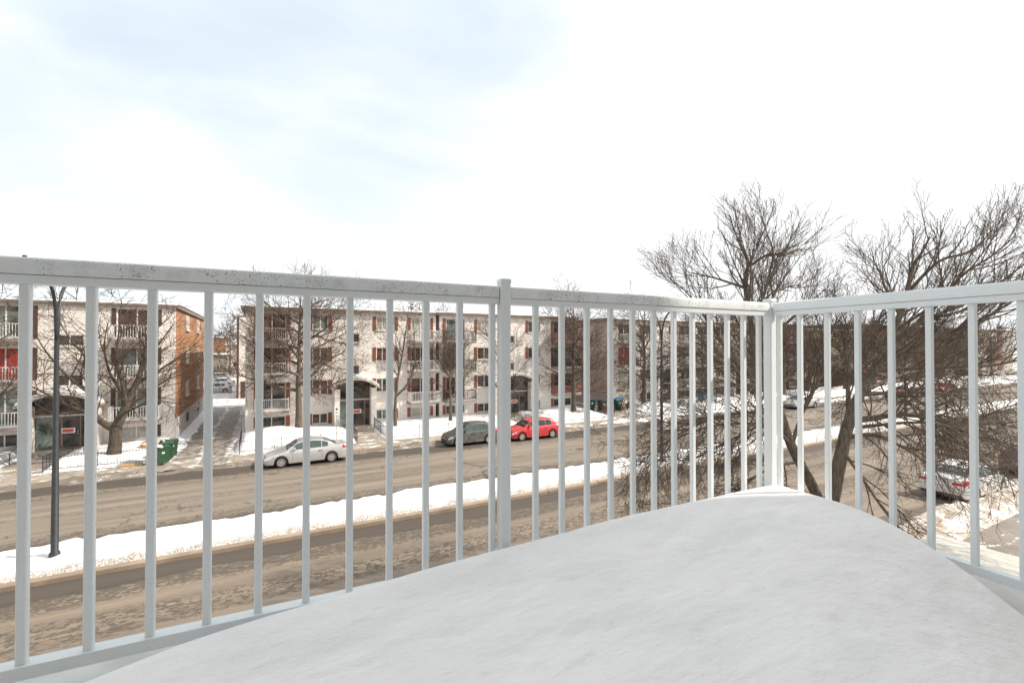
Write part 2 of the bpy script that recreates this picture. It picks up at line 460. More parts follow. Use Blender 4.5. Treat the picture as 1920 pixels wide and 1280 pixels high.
SUN_EL, SUN_PHI = R(40), R(22)
sl = bpy.data.lights.new('sun', 'SUN'); sl.energy = 5.0; sl.angle = R(0.6); sl.color = (1.0, .91, .79)
so = bpy.data.objects.new('sun', sl); C.objects.link(so)
tosun = Vector((math.cos(SUN_PHI)*math.cos(SUN_EL), -math.sin(SUN_PHI)*math.cos(SUN_EL), math.sin(SUN_EL)))
so.rotation_euler = tosun.to_track_quat('Z', 'Y').to_euler()
so.location = (20, -10, 30)

w = bpy.data.worlds.new('World'); bpy.context.scene.world = w; w.use_nodes = True
nt = w.node_tree; nt.nodes.clear()
def wn(k, **kw):
    x = nt.nodes.new(k)
    for a, v in kw.items(): setattr(x, a, v)
    return x
wo = wn('ShaderNodeOutputWorld'); bg = wn('ShaderNodeBackground'); bg.inputs[1].default_value = 0.10
nt.links.new(bg.outputs[0], wo.inputs[0])
sky = wn('ShaderNodeTexSky', sky_type='NISHITA', sun_disc=False)
sky.sun_elevation = SUN_EL; sky.sun_rotation = R(90) + SUN_PHI
sky.air_density = 1.0; sky.dust_density = 0.6; sky.ozone_density = 1.0
tc = wn('ShaderNodeTexCoord')
mp = wn('ShaderNodeMapping'); mp.inputs['Scale'].default_value = (1.0, 1.0, 2.6); nt.links.new(tc.outputs['Generated'], mp.inputs[0])
cn = wn('ShaderNodeTexNoise'); cn.inputs['Scale'].default_value = 1.7; cn.inputs['Detail'].default_value = 6.0; cn.inputs['Roughness'].default_value = 0.52; cn.inputs['Distortion'].default_value = 0.5
nt.links.new(mp.outputs[0], cn.inputs['Vector'])
# thin cloud thins out in one patch high to the north-west, thick everywhere else
dt = wn('ShaderNodeVectorMath', operation='DOT_PRODUCT'); nt.links.new(tc.outputs['Generated'], dt.inputs[0])
pv = Vector((-0.20, 0.80, 0.56)).normalized(); dt.inputs[1].default_value = pv
mr = wn('ShaderNodeMapRange', interpolation_type='SMOOTHSTEP'); nt.links.new(dt.outputs['Value'], mr.inputs[0])
for i, q in enumerate((0.45, 0.95, 0.0, 0.66)): mr.inputs[i+1].default_value = q
ad = wn('ShaderNodeMath', operation='SUBTRACT'); ad.inputs[0].default_value = 1.36; nt.links.new(mr.outputs[0], ad.inputs[1])
ml = wn('ShaderNodeMath', operation='ADD'); nt.links.new(ad.outputs[0], ml.inputs[0]); nt.links.new(cn.outputs[0], ml.inputs[1])
cr = wn('ShaderNodeMapRange', interpolation_type='SMOOTHSTEP'); nt.links.new(ml.outputs[0], cr.inputs[0])
for i, q in enumerate((1.0, 1.48, 0.72, 1.0)): cr.inputs[i+1].default_value = q
mx = wn('ShaderNodeMix', data_type='RGBA'); nt.links.new(cr.outputs[0], mx.inputs[0])
nt.links.new(sky.outputs[0], mx.inputs[6]); veil = wn('ShaderNodeMix', data_type='RGBA'); nt.links.new(cr.outputs[0], veil.inputs[0])
veil.inputs[6].default_value = (5.2, 8.4, 10.6, 1); veil.inputs[7].default_value = (8.9, 9.1, 9.2, 1)
nt.links.new(veil.outputs[2], mx.inputs[7])
nt.links.new(mx.outputs[2], bg.inputs[0])

sc = bpy.context.scene
sc.view_settings.view_transform = 'Standard'; sc.view_settings.look = 'None'
sc.view_settings.exposure = 0.32; sc.view_settings.gamma = 1.0
sc.cycles.max_bounces = 6; sc.cycles.diffuse_bounces = 3

# ---------------------------------------------------------------- ground and street (street frame: x along, y across)
g = MB(); g.grid([[(x, y, -0.03) for x in (-1500, -300, 0, 300, 1500)] for y in (-1500, -300, 0, 300, 1500)])
street('ground', g, M_GROUND)
g = MB(); g.grid([[(x, y, 0.0) for x in range(-90, 421, 30)] for y in (8.0, 13, 18.62)]); street('near_road', g, M_NEAR)
g = MB(); g.grid([[(x, y, 0.004) for x in range(-90, 421, 30)] for y in (20.6, 26, 32.3)]); street('far_road', g, M_FAR)

# median: kerbs and the snow lying on it
g = MB()
g.prism([(18.55, -.02), (18.55, .13), (18.575, .155), (18.80, .155), (18.80, -.02)], -90, 420, 'x')
g.prism([(21.25, -.02), (21.25, .15), (21.45, .15), (21.45, -.02)], -90, 420, 'x')
street('median_kerb', g, M_KERB)
def lumpy(name, s0, s1, ds, tf, prof, m, seed=0, amp=0.05, freq=1.2, kind='structure', n=14, label=None, cat=None):
    """a strip of snow: tf(s) -> (t0, t1); prof(u) height across 0..1"""
    rows = []
    k = int((s1-s0)/ds)+1
    for i in range(k):
        s = s0+i*ds; t0, t1 = tf(s); r_ = []
        for j in range(n):
            u = j/(n-1); t = t0+(t1-t0)*u
            h = prof(u, s)
            h += amp*fbm(s*freq, t*freq, seed, 4)*min(1, h*9)
            r_.append((s, t, h))
        rows.append(r_)
    g = MB(); g.grid(rows); return street(name, g, m, kind, True, label, cat)
def medprof(u, s):
    e = min(u/0.16, (1-u)/0.10, 1.0); e = max(0, e)
    return 0.15*min(1, e*6) + 0.14*math.sin(e*PI/2)*(0.8+0.45*nz(s*.11, 3.3)) if 0 < u < 1 else 0.0
lumpy('median_snow', -60, 170, 0.22, lambda s: (18.83+0.10*nz(s*.9, 1), 21.62+0.16*fbm(s*.7, 5)+0.12*nz(s*2.6, 9)), medprof, M_MEDIAN, 3, 0.10, 1.7, n=16)

# far side: kerb, sidewalk, snowbank, lawns, driveways
DR = [(-5.4, -1.5), (30.3, 34.2), (62.9, 67)]
def in_drive(s, pad=0.0): return any(a-pad < s < b+pad for a, b in DR)
g = MB()
for a, b in ((-90, -5.6), (-1.9, 30.6), (34.0, 63), (67, 300)):
    g.prism([(32.0, 0), (32.0, .10), (32.03, .12), (32.18, .12), (32.18, 0)], a, b, 'x')
street('far_kerb', g, M_KERB)
g = MB(); g.grid([[(x, y, .118 if not (-5.6 < x < -1.9 or 30.6 < x < 34) else 0.045) for x in [-90, -5.7, -5.5, -2.0, -1.8, 30.5, 30.7, 33.9, 34.1, 300]] for y in (32.18, 33.2, 34.2)]); street('far_sidewalk', g, M_WALK)
def bankprof(u, s):
    m_ = 0.5+0.9*fbm(s*.23, 8.1, 0, 3)
    if in_drive(s, .3) or 6.0 < s < 8.2: m_ *= 0.15
    return max(0.0, math.sin(u*PI)*0.26*max(0, m_)) - (0.03 if u in (0, 1) else 0)
lumpy('roadside_slush', -60, 130, 0.16, lambda s: (31.2+0.35*fbm(s*.5, 2), 32.75+0.3*nz(s*.8, 4)), bankprof, M_SLUSH, 11, 0.10, 2.6, n=12)
lumpy('snowbank', 24, 130, 0.2, lambda s: (32.0+0.3*nz(s*.5, 7), 33.0+.3*nz(s*.4, 1)), lambda u, s: max(0, math.sin(u*PI)*.42*min(1, max(0, (s-26)/4))*(0.6+.6*nz(s*.3, 5))*(0.2 if in_drive(s) else 1)+.1)-(.15 if u in (0, 1) else 0), M_SNOWD, 14, .12, 2.0, n=10)

WALKS = [(-13.0, -10.7), (6.15, 8.05), (20.2, 22.2), (41.2, 43.0)]
def lawn_h(s, t):
    h = 0.20 + 0.30*min(1, max(0, (t-34.3)/4.0))
    h += 0.10*fbm(s*.35, t*.35, 1.7, 3) + 0.02*fbm(s*2, t*2, 9)
    for (a, b, hh, w_) in PILES: h += hh*math.exp(-((s-a)**2/(w_*w_) + (t-b)**2/(1.2*w_)))
    e = 9.0
    for a, b in WALKS + DR:
        d = max(a-s, s-b); e = min(e, d)
    if e < 0.45: h *= max(0.0, (e+0.05)/0.5)
    if t < 34.5: h *= max(0, (t-34.05)/0.45)
    return h if h > 0.012 else -0.05
PILES = [(0.9, 38.2, .62, 1.8), (-1.0, 36.0, .35, 1.2), (3.9, 38.5, .22, 1.6), (-9.6, 36.0, .25, 1.6), (-16, 37, .3, 2.5), (12.0, 37.5, .12, 3), (24.4, 37.5, .35, 1.5), (37.5, 37, .35, 2.5), (47, 36.5, .4, 3), (55, 37, .4, 4)]
rows = []
for i in range(int((130+34)/0.25)):
    s = -34+i*.25; rows.append([(s, 34.0+j*.28, lawn_h(s, 34.0+j*.28)) for j in range(28)])
g = MB(); g.grid(rows); street('lawn_snow', g, M_SNOW, 'structure', True)
# concrete paths to the entrances
g = MB()
for a, b in WALKS: g.box(a-.25, 34.2, -.02, b+.25, 41.8, .09)
street('entrance_path', g, M_WALK)
# driveways
for nm, (a, b), y1 in (('driveway', (-5.46, -1.3), 62), ('driveway', (29.95, 34.55), 60), ('driveway', (62.9, 67.0), 60)):
    g = MB(); c_ = (a+b)/2; h_ = (b-a)/2
    g.grid([[(x, y, (.05 if y < 34.4 else .07)+.05*fbm(x*1.3, y*.4, 4)) for x in np.linspace(-h_, h_, 14).tolist()] for y in np.arange(31.9, y1, .35).tolist()])
    o = g.obj(nm, M_DRIVE, None, True, st(c_, 0), AL); tag(o, kind='structure')
# snow between the driveway and the orange wall, heaped along the foundation
def dprof(u, s): return .05+.62*(1-u)**1.6
rows = []
for i in range(60):
    t = 37.4+i*.4; n_ = nz(t*.5, 2.2)
    rows.append([(-5.44+u*(.85+.25*n_), t, (.05+.28*(1-u)**1.5*min(1, (t-37.2)/3)*(1+.3*n_))*(1 if u < .99 else 0)+.03*fbm(u*6, t*2, 1)) for u in [k/8 for k in range(9)]])
g = MB(); g.grid(rows); street('driveway_snowbank', g, M_SNOW, 'structure', True)
g = MB(); g.grid([[(x, y, .03) for x in (-30, -10, 0, 12, 26)] for y in (61.5, 75, 96, 125)]); street('rear_car_park', g, mat_snow('car_park_snow', .55, (.28, .25, .22), .5))

# near side of the street
g = MB(); g.prism([(8.25, -.02), (8.05, -.02), (8.05, .14), (8.25, .14)], -90, 300, 'x'); street('near_kerb', g, M_KERB)
g = MB(); g.box(-90, 5.0, -.02, 300, 6.9, .12); street('near_sidewalk', g, M_WALKN)
lumpy('near_snowbank', -10, 90, .16, lambda s: (6.75+.2*nz(s, 3), 8.9+.5*fbm(s*.6, 6)), lambda u, s: max(0, math.sin(u*PI)**.7*.30*(.7+.6*fbm(s*.5, 3)))-(.03 if u in (0, 1) else 0), mat_snow('trodden_snow', .62, (.36, .29, .22), 1.3), 21, .16, 2.2, n=16)
g = MB(); g.grid([[(x*1.5, y*.8, .10+.12*fbm(x*.5, y*.5, 2)) for x in range(-20, 60)] for y in range(-6, 7)]); street('near_lawn_snow', g, M_SNOW, 'structure', True)

# ---------------------------------------------------------------- balcony railing
XR, YR, ZC = 2.1885, 1.5306, CAMZ
rail = thing('balcony_railing', 'white metal balcony railing with square balusters, mildew specks on its top rail', 'railing', (0, 0, ZC-.87))
def RZ(z): return z+.87
def caprof(o, s=1):      # u measured outward from the inner face
    return [(o, RZ(.177)), (o, RZ(.205)), (o+.004*s, RZ(.216)), (o+.012*s, RZ(.220)), (o+.044*s, RZ(.220)), (o+.052*s, RZ(.216)), (o+.056*s, RZ(.205)), (o+.056*s, RZ(.177))]
def fasprof(o, s=1): return [(o+.003*s, RZ(.154)), (o+.003*s, RZ(.1755)), (o+.050*s, RZ(.1755)), (o+.050*s, RZ(.154))]
def botprof(o, s=1): return [(o+.006*s, RZ(-.812)), (o+.006*s, RZ(-.780)), (o+.046*s, RZ(-.780)), (o+.046*s, RZ(-.812))]
PX = 0.703
for (a, b) in ((-1.75, PX-.021), (PX+.027, XR-.02)):
    g = MB(); g.prism(caprof(YR), a, b, 'x'); t_ = g.obj('top_rail', M_RAILCAP, rail, 40)
    g = MB(); g.prism(fasprof(YR), a, b, 'x'); g.obj('under_rail', M_RAIL, t_)
    g = MB(); g.prism(botprof(YR), a, b, 'x'); g.obj('bottom_rail', M_RAIL, rail)
g = MB(); g.prism([(XR-.0, z) for _, z in []] or [(XR+(u-YR), z) for u, z in caprof(YR)], -.80, YR-.004, 'y'); t_ = g.obj('top_rail', M_RAIL, rail, 40)
g = MB(); g.prism([(XR+(u-YR), z) for u, z in fasprof(YR)], -.80, YR-.004, 'y'); g.obj('under_rail', M_RAIL, t_)
g = MB(); g.prism([(XR+(u-YR), z) for u, z in botprof(YR)], -.80, YR-.006, 'y'); g.obj('bottom_rail', M_RAIL, rail)
def post(x, y, top, w_=.042):
    g = MB(); g.box(x-w_/2, y-w_/2, 0, x+w_/2, y+w_/2, RZ(top), ch=.004)
    o = g.obj('post', M_RAIL, rail)
    g = MB(); g.box(x-w_/2-.0015, y-w_/2-.0015, RZ(top)-.012, x+w_/2+.0015, y+w_/2+.0015, RZ(top)+.003, ch=.003); g.obj('post_cap', M_RAIL, o)
post(PX+.003, YR+.012, .243, .040); post(XR+.018, YR+.028, .238, .044); post(-1.78, YR+.02, .243); post(XR+.018, -.82, .238)
BW = .0205
bal = MB(); bal.box(-BW/2, -BW/2, 0, BW/2, BW/2, RZ(.155)-RZ(-.781), ch=.0022)
bme = bal.mesh('baluster', M_RAIL)
FX = [-.594-.1265*k for k in (9, 8, 7, 6, 5, 4, 3, 2, 1)] + [-.594, -.467, -.339, -.210, -.083, .045, .171, .296, .418, .540, .664] + [.725, .845, .962, 1.081, 1.199, 1.316, 1.432, 1.550, 1.664, 1.778, 1.892, 2.006, 2.118]
for x in FX: put('baluster', bme, rail, (x, YR+.026, RZ(-.781)))
SY = [1.512, 1.409, 1.283, 1.157, 1.033, .908, .783, .659] + [.659-.125*k for k in range(1, 12)]
for y in SY: put('baluster', bme, rail, (XR+.026, y, RZ(-.781)))

fl = MB(); fl.box(-3.2, -.85, 0, XR+.24, YR+.24, .16, ch=.01)
tag(fl.obj('balcony_floor', M_FLOOR, None, False, (0, 0, ZC-.87-.160)), kind='structure')

# snow heaped on the balcony floor
def sm(a, b, x):
    t = min(1, max(0, (x-a)/(b-a))); return t*t*(3-2*t)
def mound_z(x, y):
    z = -.662 - .0216*(2.0-x)**2
    z -= .40*max(0, 1.25-y)**2*sm(.9, 2.15, x)
    z -= .02*sm(.9, -.6, y)
    z += .0045*fbm(x*1.8, y*3.0, 3, 3) + .0007*fbm(x*9, y*16, 5, 3) - .0090*max(0, fbm(x*6+y*1.5, y*10-x*2, 2.2, 3)-.05)*sm(1.5, 1.25, y)*sm(2.16, 1.95, x)
    ey = 1.508 - .085*sm(-.15, -.75, x) - .005*nz(x*2, 2); ex = 2.165 - .10*sm(1.1, .5, y) - .005*nz(y*2, 8)
    e = min(ey-y, ex-x)
    z -= .022*max(0, 1-max(e, 0)/.09)**2.2
    return z, ey, ex
rows = []
NX, NY = 300, 200
for j in range(NY+1):
    v = j/NY; r_ = []
    for i in range(NX+1):
        u = i/NX
        fx, fy = 1-(1-u)**1.25, 1-(1-v)**1.3
        x = -2.6 + (2.165+2.6)*fx; y = -.83 + (1.502+.83)*fy
        _, ey, ex = mound_z(x, y)
        x2, y2 = -2.6+(ex+2.6)*fx, -.83+(ey+.83)*fy
        r_.append((x2, y2, mound_z(x2, y2)[0]))
    rows.append(r_)
top = rows[-1]; rows.append([(x, y+.004, -.865) for (x, y, z) in top])
for r_ in rows:
    x, y, z = r_[-1]; r_.append((x+.004, y, -.865))
g = MB(); g.grid(rows)
mo = g.obj('snow_mound', M_MOUND, None, True, (0, 0, ZC))
tag(mo, 'smooth rounded heap of white snow filling the balcony floor behind the railing', 'snow heap')

# the apartment block the balcony hangs on (behind the camera)
own = thing('apartment_block', 'pale brick apartment block that carries the snowy white-railed balcony', 'building', (0, -.85, 0))
g = MB(); g.box(-12, -13, 0, 7.45, -.005, 14.0); g.obj('wall', M_OWN, own)  # unseen; height and right end chosen so its shadow covers most of the balcony
g = MB(); g.box(-12.2, -13.2, 14.0, 7.5, .05, 14.25); g.obj('roof', M_FASCIA, own)
for x0 in (-.9,):
    g = MB(); g.box(x0, -.003, 6.15, x0+1.8, .03, 8.25); d_ = g.obj('patio_door', M_GLASS_D, own)
    g = MB()
    for xx in (x0-.06, x0+.87, x0+1.8): g.box(xx, -.002, 6.13, xx+.06, .05, 8.3)
    g.obj('frame', M_FRAME, d_)
for x0 in (-9, -5.5, 3.6):
    for z0 in (1.9, 4.6, 7.3):
        g = MB(); g.box(x0, -.003, z0, x0+1.5, .02, z0+1.2); d_ = g.obj('window', M_GLASS_D, own)
        g = MB(); g.box(x0-.06, -.002, z0-.08, x0+1.56, .06, z0); g.obj('sill', M_SILL, d_)

# ---------------------------------------------------------------- apartment buildings across the street
MC = {}
def cached(key, fn):
    if key not in MC: MC[key] = fn()
    return MC[key]
def facade(mb, x0, x1, z0, z1, holes, y=0.0, dep=.10, mi=0):
    xs = sorted({x0, x1} | {h[0] for h in holes} | {h[1] for h in holes}); zs = sorted({z0, z1} | {h[2] for h in holes} | {h[3] for h in holes})
    xs = [q for q in xs if x0 <= q <= x1]; zs = [q for q in zs if z0 <= q <= z1]
    for i in range(len(xs)-1):
        for j in range(len(zs)-1):
            cx, cz = (xs[i]+xs[i+1])/2, (zs[j]+zs[j+1])/2
            if any(h[0] < cx < h[1] and h[2] < cz < h[3] for h in holes): continue
            mb.quad((xs[i], y, zs[j]), (xs[i+1], y, zs[j]), (xs[i+1], y, zs[j+1]), (xs[i], y, zs[j+1]), mi)
    for (a, b, c, d) in holes:
        mb.quad((a, y, c), (a, y, d), (a, y+dep, d), (a, y+dep, c), mi); mb.quad((b, y, c), (b, y+dep, c), (b, y+dep, d), (b, y, d), mi)
        mb.quad((a, y, d), (b, y, d), (b, y+dep, d), (a, y+dep, d), mi); mb.quad((a, y, c), (a, y+dep, c), (b, y+dep, c), (b, y, c), mi)
def window(B, x0, x1, z0, z1, glass, panes=2, name='window', frame=None, sill=True, dep=.10):
    frame = frame or M_FRAME
    w_, h_ = round(x1-x0, 3), round(z1-z0, 3)
    def mk():
        g = MB(); g.box(.02, -.006, .02, w_-.02, .012, h_-.02); return g.mesh('pane', glass)
    o = put(name, cached(('p', w_, h_, glass.name), mk), B, (x0, dep-.02, z0))
    def mf():
        g = MB(); b = .055
        g.box(0, -.03, 0, w_, .008, b); g.box(0, -.03, h_-b, w_, .008, h_)
        g.box(0, -.03, b, b, .008, h_-b); g.box(w_-b, -.03, b, w_, .008, h_-b)
        for k in range(1, panes): xx = w_*k/panes; g.box(xx-.035, -.028, b, xx+.035, .008, h_-b)
        return g.mesh('frame', frame)
    put('frame', cached(('f', w_, h_, panes, frame.name), mf), o)
    if sill:
        def ms():
            g = MB(); g.box(-.06, -.16, -.10, w_+.06, -.022, .0); return g.mesh('sill', M_SILL)
        put('sill', cached(('s', w_), ms), o)
    return o
def shutter(B, x0, x1, z0, z1, m=None):
    m = m or M_SHUTTER; w_, h_ = round(x1-x0, 3), round(z1-z0, 3)
    def mk():
        g = MB(); g.box(0, -.03, 0, w_, 0, h_)
        n = int(h_/.11)
        for k in range(n): g.box(.03, -.042, .04+k*(h_-.08)/n, w_-.03, -.03, .04+(k+.55)*(h_-.08)/n)
        return g.mesh('shutter', m)
    return put('shutter', cached(('sh', w_, h_, m.name), mk), B, (x0, -.003, z0))
def balcony(B, x0, x1, z, rail_m, dep=1.25, h=.92, style='picket'):
    """z is the top of the slab"""
    g = MB(); g.box(x0, -dep, z-.20, x1, -.003, z-.0)
    o = g.obj('balcony', M_BALC, B)
    g = MB(); g.box(x0+.02, -dep+.02, z, x1-.02, -dep+.30, z+.08, taper=.03); g.obj('snow_cover', M_SNOW, o)
    g = MB()
    g.box(x0, -dep, z+h-.05, x1, -dep+.06, z+h); g.box(x0, -dep, z+.07, x1, -dep+.04, z+.11)
    for xx in (x0, x1-.05): g.box(xx, -dep+.001, z, xx+.05, -dep+.05, z+h-.06)
    for xx in (x0, x1-.04): g.box(xx, -dep+.07, z+h-.049, xx+.04, -.01, z+h-.001); g.box(xx, -dep+.07, z+.07, xx+.04, -.01, z+.11)
    if style == 'picket':
        n = int((x1-x0)/.135)
        for k in range(1, n): xx = x0+(x1-x0)*k/n; g.box(xx-.015, -dep+.01, z+.11, xx+.015, -dep+.035, z+h-.05)
        n = int(dep/.14)
        for xx in (x0, x1-.04):
            for k in range(1, n): yy = -dep+dep*k/n; g.box(xx+.008, yy-.015, z+.11, xx+.032, yy+.015, z+h-.05)
    elif style == 'panel':
        g.box(x0+.06, -dep+.012, z+.12, x1-.06, -dep+.03, z+h-.06)
        g.box(x0+.004, -dep+.07, z+.12, x0+.03, -.02, z+h-.06); g.box(x1-.03, -dep+.07, z+.12, x1-.004, -.02, z+h-.06)
    g.obj('railing', rail_m, o)
    return o
def entrance(B, x0, x1, top, base=.35, gap=0.0, sign_x=None, pier=.42, dep=1.1):
    """an arched porch: two brick piers, an arched canopy with snow, glazed doors with a transom"""
    for qa, qb in ((x0-pier, x0), (x1, x1+pier)):
        g = MB(); g.box(qa, -dep, 0, qb, -.003, top-.75); g.obj('porch_pier', M_WHITEBRICK, B)
    N = 18; c = (x0+x1)/2; hw = (x1-x0)/2+pier+.25; rise = .75
    def arc(z_, hw_, n=N): return [(c-hw_+2*hw_*i/n, z_+rise*(math.sin(PI*(.16+.68*i/n))-math.sin(PI*.16))/(1-math.sin(PI*.16))) for i in range(n+1)]
    lo, hi = arc(top-.78, hw), arc(top-.62, hw)
    g = MB(); g.prism([(x, z) for x, z in lo]+[(x, z) for x, z in hi[::-1]], -dep-.35, -.004, 'y')
    can = g.obj('entrance_canopy', M_CREAM, B)
    h2 = arc(top-.60, hw-.03); h3 = arc(top-.42, hw-.10)
    g = MB(); g.prism([(x, z) for x, z in h2]+[(x, z) for x, z in h3[::-1]], -dep-.30, -.01, 'y'); g.obj('snow_cover', M_SNOW, can, 50)
    # tympanum glazing under the arch
    lo2 = [(x, z-.03) for x, z in lo if x0 < x < x1]
    zt = base+2.12
    g = MB(); g.prism([(x0, zt+.12), (x1, zt+.12)]+[(x1, lo2[-1][1]-.02)]+lo2[::-1]+[(x0, lo2[0][1]-.02)], -.42, -.36, 'y'); g.obj('fanlight', M_GLASS_D, B)
    g = MB(); g.box(x0, -.46, zt, x1, -.34, zt+.11); g.obj('transom_beam', M_CREAM, B)
    dx0 = c-.15; dx1 = dx0+.98
    for (a, b, gl) in ((x0, dx0, M_GLASS_G), (dx1, x1, M_GLASS_D)):
        if b-a < .2: continue
        o = None
        g = MB(); g.box(a+.03, -.40, base+.05, b-.03, -.38, zt-.02); o = g.obj('side_light', gl, B)
        g = MB(); g.box(a, -.42, base, b, -.37, base+.05); g.box(a, -.42, base+.05, a+.05, -.37, zt-.002); g.box(b-.05, -.42, base+.05, b, -.37, zt-.002); g.obj('frame', M_FRAMED, o)
    g = MB(); g.box(dx0+.03, -.42, base+.03, dx1-.03, -.40, zt-.03); d_ = g.obj('entrance_door', M_GLASS_D, B)
    g = MB()
    g.box(dx0, -.45, base, dx0+.07, -.39, zt-.004); g.box(dx1-.07, -.45, base, dx1, -.39, zt-.004); g.box(dx0+.07, -.45, base, dx1-.07, -.39, base+.12)
    g.obj('frame', mat('bronze_frame', (.22, .15, .12), .5), d_)
    g = MB(); g.tube([(dx1-.14, -.50, base+.9), (dx1-.14, -.50, base+1.25)], .018, 6); g.obj('handle', M_RIM, d_)
    sx_ = dx0+.02 if sign_x is None else sign_x
    g = MB(); g.box(sx_, -.475, base+1.02, sx_+.68, -.462, base+1.36); sg = g.obj('door_sign', M_WSIGN, B)
    g = MB(); g.box(sx_+.05, -.481, base+1.09, sx_+.58, -.476, base+1.29); g.obj('sign_panel', M_RSIGN, sg)
    g = MB(); g.box(x0-.1, -dep-.55, 0, x1+.1, -.34, base-.004); g.box(x0-.1, -dep-.9, 0, x1+.1, -dep-.551, base-.16); g.obj('doorstep', M_WALK, B)
    g = MB()
    for xx in (x0-.25, x1+.22):
        g.tube([(xx, -dep-.2, base+.7), (xx, -dep-.9, base+.65), (xx, -dep-1.9, .75)], .02, 5); g.tube([(xx, -dep-1.9, 0), (xx, -dep-1.9, .76)], .02, 5); g.tube([(xx, -dep-.2, 0), (xx, -dep-.2, base+.7)], .02, 5)
    g.obj('handrail', M_IRON, B)
    return (x0, x1, base, zt)

F1, F2, F3, F0 = (3.05, 4.20), (5.75, 6.88), (8.42, 9.56), (.66, 1.48)
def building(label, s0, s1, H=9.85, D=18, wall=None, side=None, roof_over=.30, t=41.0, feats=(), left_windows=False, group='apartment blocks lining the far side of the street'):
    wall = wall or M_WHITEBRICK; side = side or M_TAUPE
    B = thing('apartment_building', label, 'building', st(s0, t), AL, group)
    W = s1-s0; holes = []; todo = []
    for f in feats:
        k = f[0]
        if k == 'col':        # window column: x0,x1, glass list top..base, shutters, panes
            _, a, b, gl, shl, shr, pn = f
            for (z0, z1), gg in zip((F3, F2, F1, F0), gl):
                if gg is None: continue
                holes.append((a-s0, b-s0, z0, z1)); todo.append(('w', a-s0, b-s0, z0, z1, gg, pn))
                if shl: todo.append(('s', a-s0-shl, a-s0-.02, z0-.04, z1+.04, M_SHUTTER))
                if shr: todo.append(('s', b-s0+.02, b-s0+shr, z0-.04, z1+.04, M_SHUTTER))
        elif k == 'win':
            _, a, b, z0, z1, gg, pn = f
            holes.append((a-s0, b-s0, z0, z1)); todo.append(('w', a-s0, b-s0, z0, z1, gg, pn))
        elif k == 'bal':      # balcony column
            _, ba, bb, da, db, gl, rm, shl, shr, sty, shm = f
            for zf, gg in zip((7.50, 4.82, 2.05), gl[:3]):
                holes.append((da-s0, db-s0, zf+.02, zf+2.1)); todo.append(('d', da-s0, db-s0, zf+.02, zf+2.1, gg, 2))
                m_ = rm[(7.50, 4.82, 2.05).index(zf)]
                todo.append(('b', ba-s0, bb-s0, zf, m_, sty))
                if shl: todo.append(('s', da-s0-shl, da-s0-.02, zf+.03, zf+2.1, shm))
                if shr: todo.append(('s', db-s0+.02, db-s0+shr, zf+.03, zf+2.1, shm))
            if gl[3]:
                holes.append((da-s0, db-s0, F0[0], F0[1])); todo.append(('w', da-s0, db-s0, F0[0], F0[1], gl[3], 2))
                if shr: todo.append(('s', db-s0+.02, db-s0+shr, F0[0], F0[1]+.03, shm))
                if shl: todo.append(('s', da-s0-shl, da-s0-.02, F0[0], F0[1]+.03, shm))
        elif k == 'ent':
            _, a, b, top = f; holes.append((a-s0, b-s0, .35, top-.95)); todo.append(('e', a-s0, b-s0, top))
    g = MB(); facade(g, 0, W, 0, H, holes)
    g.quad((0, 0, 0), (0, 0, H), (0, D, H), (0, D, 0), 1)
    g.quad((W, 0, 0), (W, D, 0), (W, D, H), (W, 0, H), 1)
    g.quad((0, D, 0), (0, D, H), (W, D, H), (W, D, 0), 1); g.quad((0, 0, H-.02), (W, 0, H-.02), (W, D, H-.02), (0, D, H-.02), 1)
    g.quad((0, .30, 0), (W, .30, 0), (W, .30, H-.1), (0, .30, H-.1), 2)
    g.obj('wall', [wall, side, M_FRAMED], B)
    ro = roof_over
    g = MB(); g.box(-ro, -ro, H, W+ro, D+.1, H+.20); g.box(-ro-.03, -ro-.03, H+.12, W+ro+.03, -ro+.12, H+.24)
    rf = g.obj('roof', [M_FASCIA], B)
    g = MB(); g.box(-ro-.02, -ro-.02, H+.241, W+ro+.02, -ro+.25, H+.275); g.obj('flashing', M_CREAM, rf)
    g = MB(); rr = []
    for j, yy in enumerate((-ro+.02, -ro+.06, .4, 3, 8, D)):
        rr.append([(-ro+.02+(W+2*ro-.04)*i/60, yy, H+(.20 if j == 0 else .33+.05*nz(i*.5, yy, s0))) for i in range(61)])
    g.grid(rr); g.obj('snow_cover', M_SNOW, rf, True)
    for q in todo:
        if q[0] == 'w': window(B, *q[1:5], q[5], q[6])
        elif q[0] == 'd': window(B, *q[1:5], q[5], q[6], name='balcony_door', sill=False)
        elif q[0] == 's': shutter(B, *q[1:5], q[5])
        elif q[0] == 'b': balcony(B, q[1], q[2], q[3], q[4], style=q[5])
        elif q[0] == 'e': entrance(B, q[1], q[2], q[3])
    return B
GD, GG, GC, GR, GB = M_GLASS_D, M_GLASS_G, M_GLASS_C, M_GLASS_R, M_GLASS_B
WR, DRL, BRL = M_WRAIL, M_DRAIL, M_BRAIL
